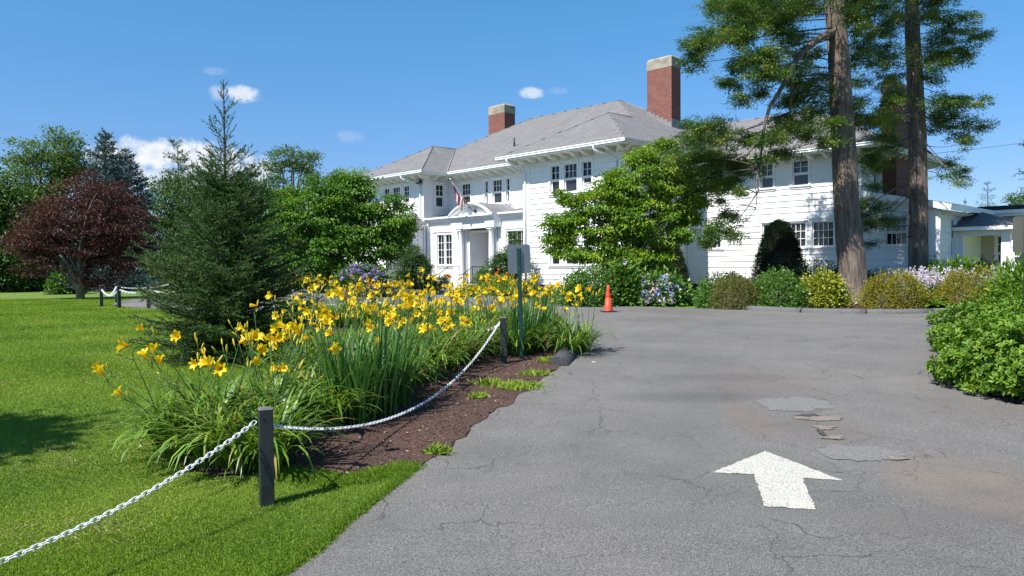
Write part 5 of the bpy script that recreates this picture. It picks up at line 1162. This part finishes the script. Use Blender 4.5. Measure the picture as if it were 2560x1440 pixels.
FL = [petal_flower('flower', PETAL, o_, i_) for i_, o_ in enumerate((1.0, .85, 1.1, .6, .32))]
FLO = [petal_flower('flower', PETALO, 1.0, 11)]
bm_ = MB(); bm_.lathe([(.001, 0), (.006, .012), (.009, .035), (.007, .06), (.001, .075)], n=7); BUD = bm_.mesh('bud', BUDM)
a_ = BUD.attributes.new('rnd', 'FLOAT', 'FACE'); a_.data.foreach_set('value', np.full(len(BUD.polygons), .6, np.float32))
def stalk_mesh(seed, h, leanv, mat_=None, dry=False):
    r_ = np.random.default_rng(seed); mb = MB(); az = r_.uniform(0, 6.28); tips = []
    pth = [np.array([leanv * h * t_ ** 1.5 * math.cos(az), leanv * h * t_ ** 1.5 * math.sin(az), h * t_ * (1 - .12 * leanv)]) for t_ in np.linspace(0, 1, 6)]
    mb.tube(pth, [.005, .0048, .0045, .004, .0038, .003], 5)
    d0 = unit(pth[-1] - pth[-2])
    for k in range(4 if dry else 3):
        d = unit(d0 + r_.normal(size=3) * np.array([.6, .6, .25])); e = pth[-1] * (1 - .0) - d0 * .03 * k + d * r_.uniform(.04, .09); s0 = pth[-1] - d0 * .035 * k
        mb.tube([s0, (s0 + e) / 2 + np.array([0, 0, -.004]), e], [.0035, .003, .0025], 4); tips.append((e, d))
        if dry: mb.lathe([(.001, -.012), (.008, 0), (.006, .018), (.001, .028)], tuple(e), 5)
    me = mb.mesh('flower_stalk', mat_ or STALK); a_ = me.attributes.new('rnd', 'FLOAT', 'FACE'); a_.data.foreach_set('value', np.random.default_rng(seed).random(len(me.polygons)).astype(np.float32) * .3 + .3)
    return me, tips
ST = [stalk_mesh(30 + i_, h, l_) for i_, (h, l_) in enumerate([(.92, .10), (1.02, .2), (.85, .32), (1.08, .12), (.78, .5), (.96, .26)])]
DS = [stalk_mesh(60 + i_, h, .06, DRYST, True) for i_, h in enumerate((.8, .9, .7))]
def lily_leaves(n_, ln, wd, mat_, el, bend, sp):
    az = rng.uniform(0, 6.28, n_); rr = rng.random(n_) * sp; P = np.stack([rr * np.cos(az), rr * np.sin(az), np.zeros(n_)], 1)
    return blade_mesh('foliage', P, az + rng.normal(size=n_) * .5, R(1) * rng.uniform(*el, n_), R(1) * rng.uniform(*bend, n_), ln * rng.uniform(.6, 1.12, n_), wd * rng.uniform(.75, 1.2, n_), mat_, seg=7)
LV = [lily_leaves(105, .84, .026, LILY, (52, 86), (70, 165), .14) for _ in range(5)]
IV = [lily_leaves(115, .86, .019, IRIS, (70, 89), (2, 38), .13) for _ in range(3)]
def quat_to(d): return Vector(d).to_track_quat('Z', 'Y').to_euler()
def daylily(x, y, lab, grp, nst, scale=1.0, iris=False, flowers=True, orange=0.0, name='daylily', lift=0.02, lean=None, dry=0, hs_=1.0):
    root = empty(name, (x, y, gz(x, y) + lift), 0, lab, 'daylily' if not iris else 'iris clump', grp)
    link('foliage', (IV[rng.integers(3)] if iris else LV[rng.integers(5)]), root, (0, 0, 0), (0, 0, rng.uniform(0, 6.28)), scale * rng.uniform(.92, 1.08))
    for q in range(nst + dry):
        dd = q >= nst; me, tips = (DS[rng.integers(3)] if dd else ST[rng.integers(len(ST))]); rz = rng.uniform(0, 6.28)
        tilt = (rng.normal() * .10, rng.normal() * .10, rz) if lean is None else (rng.normal() * .08 + lean[0], rng.normal() * .08 + lean[1], rz)
        s_ = scale * hs_ * rng.uniform(.85, 1.12)
        so_ = link('flower_stalk', me, root, (rng.normal() * .09, rng.normal() * .09, 0), tilt, s_)
        if dd or not flowers: continue
        Mi = Euler(tilt).to_matrix().inverted()
        nf = int(rng.choice([0, 1, 2], p=[.2, .6, .2]))
        for i_, (e, d) in enumerate(tips):
            if i_ < nf:
                wd_ = Vector((rng.normal() * .8 - .35, rng.normal() * .6 - .45, rng.uniform(-.05, .75)))
                fm = FLO[0] if rng.random() < orange else FL[rng.choice(5, p=[.28, .2, .16, .16, .20])]
                link('flower', fm, so_, tuple(e), quat_to(Mi @ wd_), rng.uniform(.50, .80) / s_)
            else: link('bud', BUD, so_, tuple(e), quat_to(d + np.array([0, 0, .5])), rng.uniform(.7, 1.2) / s_)
    return root
GRP1, LAB1 = 'yellow daylilies along the chain', 'yellow flowering daylily clump in the long bed behind the white chain'
start, dr = np.array([-2.22, 6.1]), unit(np.array([.49, .87])); pp = np.array([-dr[1], dr[0]])
iris_s = [1.45, 1.85]
for k in range(4):
    s_ = (.0, .75, 1.55, 2.6)[k]
    while s_ < 7.0:
        wth = .62 if k else .52
        p = start + dr * s_ + pp * (k * .52 - .12 + .12 * math.sin(s_ * 1.3)) + rng.normal(size=2) * .08
        cl_ = p - np.array([-1.63, 5.1]); dl_ = -.961 * cl_[0] + .275 * cl_[1]
        if dl_ < .62 + k * .45 and p[1] < 11.2: p = p + np.array([-.961, .275]) * (.62 + k * .45 - dl_)
        isi = k == 0 and any(abs(s_ - q) < .3 for q in iris_s)
        if not isi:
            near = s_ < 1.2
            daylily(p[0], p[1], LAB1, GRP1, (int(rng.integers(5, 8)) if (k or s_ > 3) else int(rng.integers(3, 6))) if (k or s_ > 2.2) else int(rng.integers(1, 4)), scale=(.93 if k < 2 else .98), hs_=1.05 if s_ < 3 else .92, lean=(0, -.20) if s_ - k * .7 < 1.3 else None)
        s_ += wth * rng.uniform(.85, 1.15)
for px, py in ((862, 1062), (905, 1066), (955, 1045), (1000, 1020)):
    g = G(px, py); daylily(g[0], g[1] + .05, 'upright sword leaved clump without flowers at the front of the lily bed', 'upright sword leaved clumps beside the chain', 0, scale=1.02, iris=True, name='sword_leaf_clump')
for px, py, lab in ((1318, 885, 0), (1292, 892, 0), (1345, 872, 0), (1350, 850, 0)):
    g = G(px, py); daylily(g[0], g[1], 'upright grassy clump around the foot of the green sign post', 'upright clumps at the bed tip', 0, scale=.95, iris=True, name='sword_leaf_clump')
# clumps that spill over on the left end
for (x, y, ln) in ((-2.52, 6.3, (-.2, -.25)), (-2.6, 6.75, (-.1, -.35)), (-2.35, 5.9, (0, -.3)), (-2.08, 5.78, (.1, -.1)), (-1.86, 5.82, (.1, .1)), (-2.78, 6.15, (-.1, -.3))):
    daylily(x, y, 'daylily clump at the left end of the bed with stalks leaning out over the lawn', 'leaning daylilies at the left end of the bed', 3, scale=1.0, lean=(ln[0] * .5, ln[1] * 1.2), hs_=.95)
# low flowers leaning out over the lawn
root = empty('daylily', (-2.62, 6.4, gz(-2.62, 6.4) + .02), 0, 'daylily whose long stalks lean far out over the lawn', 'daylily')
link('foliage', LV[0], root, (0, 0, 0), (0, 0, 1), 1.0)
for q, (tx_, ty_) in enumerate(((-64, -8), (-56, 14), (-46, 0), (-40, 12), (-30, -6), (-22, 10), (-34, 4))):
    me, tips = ST[q % len(ST)]; so_ = link('flower_stalk', me, root, (0, 0, 0), (R(ty_), R(tx_), 0), .92)
    e, d = tips[0]; link('flower', FL[q % 5], so_, tuple(e), quat_to(d + np.array([0, 0, .4])), .78)
    link('bud', BUD, so_, tuple(tips[1][0]), quat_to(tips[1][1]), .9)
def tip_group():
    for px, py in ((1330, 842), (1290, 838), (1355, 838), (1250, 842), (1385, 838), (1310, 832), (1225, 836), (1340, 830)):
        g = G(px, py); daylily(g[0], g[1], 'yellow daylily clump at the far tip of the bed by the sign', 'yellow daylilies at the tip of the bed', 5, scale=.95)
tip_group()
for k in range(2):
    for t_ in np.linspace(0, 1, 12):
        a0_, b0_ = np.array(G(735, 806)), np.array(G(1240, 836)); p = a0_ + (b0_ - a0_) * t_ + rng.normal(size=2) * .12 + np.array([0, -.5 * k])
        daylily(p[0], p[1], 'yellow daylily clump in the far row beside the back driveway', 'yellow daylilies in the far row', 5, scale=1.05, dry=3 if (k == 1 and .25 < t_ < .6) else 0, hs_=.95)
for px in (880, 905, 930, 960, 985, 1005):
    g = G(px, 803); daylily(g[0], g[1], 'clump of faded daylilies with brown seed stalks in the far row', 'faded daylilies with seed stalks', 1, scale=1.0, orange=.6, dry=7)
# bed by the entrance: a few orange daylilies
for px, Yd in ((1265, 33.5), (1290, 33.0), (1240, 34.0)):
    x, y = px_xy(px, Yd); daylily(x, y, 'orange daylily clump in the bed by the entrance', 'orange daylilies by the entrance', 4, orange=.8, lift=.0)

# ------------------------------------------------------------------ lawn blades and weeds
def in_view(x, y, m_=.06):
    u = x / y; return (np.abs(u) < 1280 / F + m_) & (y > 2.6)
isl = np.array(near_edge + inner_far + [(-14, 24), (-30, 34), (-40, 20), (-20, 2)])
dpoly = np.array(drive)
def blades(name, n_, box, dens_far, hmin, hmax, wd, label=None, avoid=(drive,), only=None, el=(40, 85), tone=(0, 1)):
    y = box[2] + (box[3] - box[2]) * rng.random(n_) ** dens_far; x = y * rng.uniform(-.74, .12, n_)
    k = in_view(x, y)
    for p_ in avoid: k &= ~inside(p_, x, y)
    if only is not None: k &= inside(only, x, y)
    x, y = x[k], y[k]; z = ground(x, y); n2_ = len(x); az = rng.uniform(0, 6.28, n2_); e = R(1) * rng.uniform(*el, n2_)
    D = np.stack([np.cos(az) * np.cos(e), np.sin(az) * np.cos(e), np.sin(e)], 1); sz = np.clip(y / 7, .8, 3)
    pat = .5 + .25 * np.sin(x * 2.1 + 1.3 * np.sin(y * 1.7)) + .25 * np.sin(y * 2.9 + 2 * np.sin(x * 1.1))
    tn = np.clip(tone[0] + (tone[1] - tone[0]) * (.55 * rng.random(n2_) + .45 * pat), 0, 1)
    return link(name, leaf_mesh(name, np.stack([x, y, z], 1), D, rvec(n2_), rng.uniform(hmin, hmax, n2_) * sz ** .5, wd * sz, GRASS, tn, droop=.2), None)
tag(blades('lawn_grass', 560000, (-22, -.6, 3.3, 30), 2.0, .012, .030, .006, avoid=(drive, mulch, far_bed)), kind='stuff')
tag(blades('clover', 60000, (-22, -.6, 3.3, 11), 1.6, .012, .020, .015, avoid=(drive, mulch), el=(5, 45), tone=(.35, 1)), kind='stuff')
n_ = 2600; c_ = rng.integers(0, 26, n_); cx_ = rng.uniform(-.72, .0, 26); cy_ = rng.uniform(3.6, 16, 26); y = cy_[c_] + rng.normal(size=n_) * .12; x = (cx_ * cy_)[c_] + rng.normal(size=n_) * .2; k = ~inside(drive, x, y) & ~inside(mulch, x, y); x, y = x[k], y[k]; n_ = len(x)
D = rvec(n_); D[:, 2] = np.abs(D[:, 2]) * .4; DRYG = leafmat('dry_grass', [(0, (.16, .13, .05)), (1, (.30, .26, .13))], .9, .1)
tag(link('dry_grass', leaf_mesh('dry_grass', np.stack([x, y, ground(x, y) + .012], 1), D, rvec(n_), rng.uniform(.02, .05, n_), .007, DRYG)), kind='stuff')
# grass creeping over the drive edge and into the mulch
def edge_tufts(name, pts, n_, spread, hmin, hmax, wd, tone=(.3, 1)):
    pts = np.array(pts, float); seg = np.linalg.norm(np.diff(pts, axis=0), axis=1); cum = np.concatenate([[0], np.cumsum(seg)]); u = rng.uniform(0, cum[-1], n_)
    x = np.interp(u, cum, pts[:, 0]) - .02 + rng.normal(size=n_) * spread; y = np.interp(u, cum, pts[:, 1]) + rng.normal(size=n_) * spread
    az = rng.uniform(0, 6.28, n_); e = R(1) * rng.uniform(15, 75, n_); D = np.stack([np.cos(az) * np.cos(e), np.sin(az) * np.cos(e), np.sin(e)], 1)
    return link(name, leaf_mesh(name, np.stack([x, y, ground(x, y) + .01], 1), D, rvec(n_), rng.uniform(hmin, hmax, n_), wd, GRASS, rng.uniform(*tone, n_), droop=.3))
tag(edge_tufts('edge_grass', near_edge[1:7], 16000, .022, .010, .032, .006, (.0, .5)), kind='stuff')
tag(edge_tufts('edge_grass', [G(*p) for p in [(690, 1184), (770, 1194), (850, 1208), (930, 1193), (1030, 1170)]], 18000, .06, .012, .04, .006, (.05, .6)), kind='stuff')
for k, (px, py, n_, sp, lab) in enumerate([(1095, 1137, 260, .035, 'small tuft of light green grass at the driveway edge'), (1300, 972, 600, .12, 'patch of yellowish grass in the mulch close to the driveway'), (1378, 908, 700, .07, 'clover like weed patch against the tilted kerb block'),
                                           (1195, 998, 160, .04, 'sprig of weeds in the mulch near the middle of the chain'), (1235, 963, 260, .12, 'thin weeds in the mulch right of the second chain post'), (1340, 940, 300, .09, 'weeds spreading at the mulch edge left of the kerb')]):
    g = G(px, py); x = rng.normal(size=n_) * sp; y = rng.normal(size=n_) * sp * .8; az = rng.uniform(0, 6.28, n_); e = R(1) * rng.uniform(10, 70, n_)
    D = np.stack([np.cos(az) * np.cos(e), np.sin(az) * np.cos(e), np.sin(e)], 1)
    o = link('weed_tuft', leaf_mesh('weed_tuft', np.stack([x, y, np.zeros(n_) + .015], 1), D, rvec(n_), rng.uniform(.03, .10, n_), .012, GRASS, rng.uniform(.3, 1, n_), droop=.3)); o.location = (g[0], g[1], gz(*g)); tag(o, lab, 'weeds')
# loose bark chips and stones on the mulch
n_ = 11000; x = rng.uniform(-3.2, .5, n_); y = rng.uniform(5.3, 12.5, n_); k = inside(mulch, x, y); x, y = x[k], y[k]; n_ = len(x)
CHIP = leafmat('bark_chip', [(0, (.022, .012, .009)), (.5, (.085, .046, .034)), (.85, (.18, .12, .09)), (1, (.42, .35, .28))], .9, 0)
D = rvec(n_); D[:, 2] *= .25
o = link('bark_chips', leaf_mesh('bark_chips', np.stack([x, y, ground(x, y) + .028], 1), D, unit(np.array([0, 0, 1.]) + rng.normal(size=(n_, 3)) * .4), rng.uniform(.015, .05, n_), .012, CHIP)); tag(o, kind='stuff')

# ------------------------------------------------------------------ chain fence
def post(x, y, h, rz, lab, hole=False):
    root = empty('chain_post', (x, y, gz(x, y)), rz, lab, 'post', 'black wooden posts of the chain fence'); a = .0455
    mb = MB(); b_ = .006
    ring = lambda z, s: [(-s, -s + b_, z), (-s + b_, -s, z), (s - b_, -s, z), (s, -s + b_, z), (s, s - b_, z), (s - b_, s, z), (-s + b_, s, z), (-s, s - b_, z)]
    mb.grid([ring(-.15, a), ring(h * .3, a * 1.004), ring(h * .7, a * .998), ring(h - .008, a)], 0, smooth=False); mb.build('shaft', POSTM, root)
    mb = MB(); mb.grid([ring(h - .008, a), ring(h, a - .007)], 0, smooth=False, caps=(False, True)); mb.build('cap', POSTTOP, root)
    if hole:
        mb = MB(); mb.tube([(-.012, -a - .0015, h - .075), (-.012, -a + .01, h - .075)], .010, 14); mb.build('bolt_hole', HOLE, root)
    return (x, y, gz(x, y) + h)
p1 = G(664, 1266); p1 = (p1[0], p1[1] + .03); p2 = G(1259, 911); p0 = (-3.15, 1.75)
post(p1[0], p1[1], .655, R(24), 'near black wooden post with a bolt hole, in the grass beside the mulch', True); post(p2[0], p2[1], .655, R(4), 'black wooden post at the far end of the lily bed chain, by the sign')
post(p0[0], p0[1], .655, R(10), 'black wooden post just outside the lower left corner')
pf_ = {}
for nm, (px, py, lab) in {'a': (298, 771, 'right one of the two far left posts, in front of the asphalt tip'), 'b': (254, 768, 'left one of the two far left posts on the lawn'), 'c': (292, 757, 'post half hidden behind the right far left post'), 'd': (372, 772, 'post hidden beside the left side of the young spruce'),
                          'e': (935, 811, 'dark post behind the flowers in the far lily row, left'), 'f': (1075, 814, 'dark post behind the flowers in the far lily row, right')}.items():
    g = G(px, py); post(g[0], g[1], .67, rng.uniform(0, 1), lab); pf_[nm] = (g[0], g[1])
def chain(a, b_, sag, lab, pitch=.040, rad=.0037, zoff=(.56, .56), n_=5, big=1.0):
    A = np.array([a[0], a[1], gz(*a) + zoff[0]]); B = np.array([b_[0], b_[1], gz(*b_) + zoff[1]]); ln = np.linalg.norm(B - A); t_ = np.linspace(0, 1, 400)[:, None]
    P = A + (B - A) * t_; P[:, 2] -= 4 * sag * (t_ * (1 - t_))[:, 0]; s = np.concatenate([[0], np.cumsum(np.linalg.norm(np.diff(P, axis=0), axis=1))]); m_ = int(s[-1] / pitch); mb = MB()
    hl, hw = pitch * .70, pitch * .30
    for k in range(m_):
        c = np.array([np.interp((k + .5) * pitch, s, P[:, i_]) for i_ in range(3)]); c2 = np.array([np.interp((k + .6) * pitch, s, P[:, i_]) for i_ in range(3)]); d = unit(c2 - c)
        sd_ = unit(np.cross(d, [0, 0, 1])); u_ = np.cross(sd_, d); q = R(45 if k % 2 else -45); w_ = sd_ * math.cos(q) + u_ * math.sin(q)
        lp = [c + d * (hl - hw) * sx_ + hw * (d * math.cos(a_) + w_ * math.sin(a_)) for sx_, a_ in [(1, -1.57), (1, -.8), (1, 0), (1, .8), (1, 1.57), (-1, 1.57), (-1, 2.35), (-1, 3.14), (-1, 3.93), (-1, 4.71)]]
        nn = np.cross(d, w_); rings = []
        for i_ in range(len(lp)):
            tdir = unit(lp[(i_ + 1) % 10] - lp[i_ - 1]); sd2 = np.cross(nn, tdir); rings.append([lp[i_] + rad * (nn * math.cos(2 * math.pi * j_ / n_) + sd2 * math.sin(2 * math.pi * j_ / n_)) for j_ in range(n_)])
        mb.grid(rings + [rings[0]], 0)
    o = mb.build('chain', CHAINM); tag(o, lab, 'chain', 'white plastic chains between the posts'); return o
chain(p0, (p1[0] - .05, p1[1]), .30, 'white chain rising from the lower left corner to the near black post', pitch=.040, rad=.0037, zoff=(.5, .575))
chain((p1[0] + .05, p1[1] + .01), (p2[0] - .04, p2[1]), .47, 'white chain sagging over the mulch from the near post to the second post', pitch=.038, rad=.0037, zoff=(.53, .60))
chain((p2[0] - .02, p2[1] + .05), pf_['f'], .38, 'white chain running behind the lilies from the second post', pitch=.05, rad=.007, n_=4)
chain(pf_['f'], pf_['e'], .12, 'white chain between the two posts of the far lily row', pitch=.05, rad=.007, n_=4); chain(pf_['e'], pf_['d'], .3, 'white chain behind the young spruce', pitch=.06, rad=.008, n_=4)
chain(pf_['a'], pf_['b'], .20, 'short white chain between the two far left posts', pitch=.06, rad=.011, n_=4); chain(pf_['a'], pf_['d'], .10, 'white chain from the far left posts to the spruce', pitch=.06, rad=.011, n_=4)
g = G(256, 757); chain(pf_['c'], tuple(G(425, 752)), .10, 'farther white chain from the half hidden post to the right', pitch=.06, rad=.011, n_=4, zoff=(.55, .6)); chain(pf_['c'], pf_['b'], .25, 'farther short white chain behind the far left posts', pitch=.06, rad=.011, n_=4)

# ------------------------------------------------------------------ signs, cone, urn, flag and small things
def sign(x, y, ztop, h, wdt, plate_top, rz, lab, tilt=(0, 0), gal=GALV):
    root = empty('road_sign', (x, y, gz(x, y)), rz, lab, 'sign'); root.rotation_euler = (tilt[0], tilt[1], rz); H = ztop - gz(x, y)
    mb = MB(); pr_ = [(-.030, -.014), (-.030, -.018), (-.016, -.018), (-.012, .010), (.012, .010), (.016, -.018), (.030, -.018), (.030, -.014), (.019, -.014), (.015, .014), (-.015, .014), (-.019, -.014)]
    mb.grid([[(x_, -y_, z) for x_, y_ in pr_] for z in (-.2, H)], 0, smooth=False, caps=(True, True)); mb.build('pole', GREENPOST, root)
    mb = MB(); z1 = plate_top - gz(x, y); z0 = z1 - h; r_ = .035; pts = []
    for cx_, cz_, a0_ in ((wdt / 2 - r_, z1 - r_, 0), (-wdt / 2 + r_, z1 - r_, 90), (-wdt / 2 + r_, z0 + r_, 180), (wdt / 2 - r_, z0 + r_, 270)):
        for q in range(5): pts.append((cx_ + r_ * math.cos(R(a0_ + q * 22.5)), cz_ + r_ * math.sin(R(a0_ + q * 22.5))))
    mb.grid([[(x_, .018 + dy + .06 * x_ * x_, z) for x_, z in pts] for dy in (0, .003)], 0, smooth=False, caps=(True, True)); mb.build('plate', gal, root)
    mb = MB()
    for z in (z0 + .06, z1 - .06): mb.tube([(0, .012, z), (0, -.022, z)], .008, 6)
    mb.build('bolt', GALV, root)
g = at(1304, 700, 10.9); sign(g[0], g[1], 1.855, .415, .335, 1.905, R(14), 'grey sign plate seen from behind on a green steel post in the lily bed', (0, R(-1.2)))
g = at(2567, 640, 9.6); DARKSIGN = plain('sign_back_grey', (.10, .10, .085), .6, .2, var=.1)
sign(g[0], g[1], 2.14, .46, .31, 2.17, R(-10), 'dark grey sign plate cut off by the right edge', (0, 0), DARKSIGN)
root = empty('traffic_cone', (*G(1521, 781), gz(*G(1521, 781)) + .012), R(12), 'faded orange traffic cone standing on the driveway', 'traffic cone')
mb = MB(); mb.lathe([(.135, .035), (.128, .05), (.118, .10), (.078, .42)], n=24); mb.build('body', CONEM, root)
mb = MB(); mb.lathe([(.079, .42), (.082, .425), (.072, .51), (.068, .515)], n=24); mb.build('collar', CONEB, root); mb = MB(); mb.lathe([(.066, .512), (.064, .53), (.052, .60), (.054, .61), (.034, .765), (.028, .77)], n=24); mb.build('top_section', CONEM, root)
mb = MB(); mb.box((-.19, -.19, 0), (.19, .19, .032)); mb.build('base', RUBBER, root)
# urn by the steps
wx = Matrix.Translation((4.77, 33.2, 0)) @ Matrix.Rotation(R(-46), 4, 'Z')
def hw_(x, y): p = wx @ Vector((x, y, 0)); return (p.x, p.y)
x, y = hw_(-9.2, -2.5); root = empty('stone_urn', (x, y, gz(x, y)), 0, 'grey stone urn planter beside the entrance steps', 'urn')
mb = MB(); mb.box((-.22, -.22, 0), (.22, .22, .10)); mb.lathe([(.17, .10), (.18, .13), (.09, .19), (.075, .30), (.11, .36), (.22, .42), (.27, .54), (.33, .60), (.33, .64), (.28, .64), (.26, .60)], n=20); mb.build('bowl', STONE, root)
C = rng.normal(size=(60, 3)) * np.array([.13, .13, .05]) + np.array([0, 0, .70]); clumps('plant', C, unit(C - np.array([0, 0, .5])), 6, .04, .09, .04, SHRUB, root)
for q in range(6): link('bloom', FLO[0], root, (.12 + rng.normal() * .09, rng.normal() * .1, .78 + rng.normal() * .04), (rng.normal() * .5, rng.normal() * .5, 0), 1.2)
# flag on the portico
pa, pb = Vector((-9.25, -.42, 4.40)), Vector((-10.02, -1.32, 6.08))
A = wx @ pa; B = wx @ pb; root = empty('flagpole', tuple(A), 0, 'slanting flagpole fixed to the round pediment over the entrance', 'flagpole')
mb = MB(); dv = np.array(B - A); mb.tube([(0, 0, 0), tuple(dv)], [.024, .018], 8); mb.build('pole', CONC, root); mb = MB(); mb.lathe([(.02, -.02), (.05, .0), (.055, .03), (.04, .065), (.01, .075)], tuple(dv), 10); mb.build('finial', BRASS, root)
root = empty('flag', tuple(A), 0, 'red white and blue striped flag hanging limp from the slanting flagpole', 'flag')
nu, nv = 40, 40
def cloth(u, v):      # u along the hoist (down the pole), v along the fly; the cloth hangs from the pole in gathered folds
    s = dv * (.94 - .50 * u); drop = .86 * v * (1 - .18 * u); g_ = min(1, v * 3.2)
    fold = .055 * math.sin(15 * u + 2.5 * v) * g_ + .025 * math.sin(33 * u + 3 + 4 * v) * g_
    gather = -.42 * v * (u - .62)
    side = np.array([dv[0], dv[1], 0]) / np.linalg.norm(dv[:2]); nrm_ = np.array([-side[1], side[0], 0])
    return tuple(s + np.array([0, 0, -drop]) - side * gather * .55 + nrm_ * fold)
fl = MB()
for i_ in range(nu):
    for j_ in range(nv):
        u0, u1, v0, v1 = i_ / nu, (i_ + 1) / nu, j_ / nv, (j_ + 1) / nv; um, vm = (u0 + u1) / 2, (v0 + v1) / 2
        can = um < 7 / 13 and vm < .40
        fl.poly([cloth(u0, v0), cloth(u1, v0), cloth(u1, v1), cloth(u0, v1)], 2 if can else int(um * 13) % 2, smooth=True)
        if can and i_ % 4 == 1 and j_ % 3 == 1:
            c0 = np.array(cloth(um, vm)); cu = np.array(cloth(um + .012, vm)) - c0; cv = np.array(cloth(um, vm + .014)) - c0; nn = unit(np.cross(cu, cv)) * .004
            for sg in (1, -1): fl.poly([tuple(c0 + cu + nn * sg), tuple(c0 + cv + nn * sg), tuple(c0 - cu + nn * sg), tuple(c0 - cv + nn * sg)], 1)
fl.build('cloth', [FLAGR, FLAGW, FLAGB], root)
# white garden post by the porch, power line
g = at(2530, 655, 21); root = empty('garden_post', (g[0], g[1], gz(g[0], g[1])), R(-15), 'thin white post with cross arms and a finial, right of the east porch', 'post')
mb = MB(); mb.box((-.045, -.045, 0), (.045, .045, 1.72)); mb.lathe([(.03, 1.72), (.06, 1.76), (.055, 1.82), (.02, 1.86), (.035, 1.90), (.005, 1.94)], n=10); mb.build('shaft', TRIM, root)
mb = MB(); mb.box((-.17, -.02, 1.28), (.17, .02, 1.33)); mb.box((-.05, -.022, 1.48), (.17, .022, 1.52)); mb.build('cross_arm', TRIM, root)
pA, pB, pC = at(2318, 386, 44), at(2440, 372, 50), at(2700, 340, 64); mb = MB(); mb.tube([pA, pB, pC], .012, 4); o = mb.build('power_line', DARKMET); tag(o, 'thin overhead wire from the mansion roof to the right edge', 'power line')
g = G(1484, 908); o = sheet('marker_ring', np.array([(g[0] + .03 * math.cos(q), g[1] + .03 * math.sin(q)) for q in np.linspace(0, 6.28, 14)[:-1]]), .019, CLAY); tag(o, kind='structure')
# fallen bits on the asphalt
n_ = 700; x = rng.uniform(-1, 9, n_); y = rng.uniform(3.4, 20, n_); k = inside(drive, x, y) & in_view(x, y); x, y = x[k], y[k]; n_ = len(x); D = rvec(n_); D[:, 2] *= .1
o = link('debris', leaf_mesh('debris', np.stack([x, y, ground(x, y) + .018], 1), D, unit(np.array([0, 0, 1.]) + rng.normal(size=(n_, 3)) * .2), rng.uniform(.008, .025, n_), .008, CHIP, rng.uniform(.5, 1, n_))); tag(o, kind='stuff')
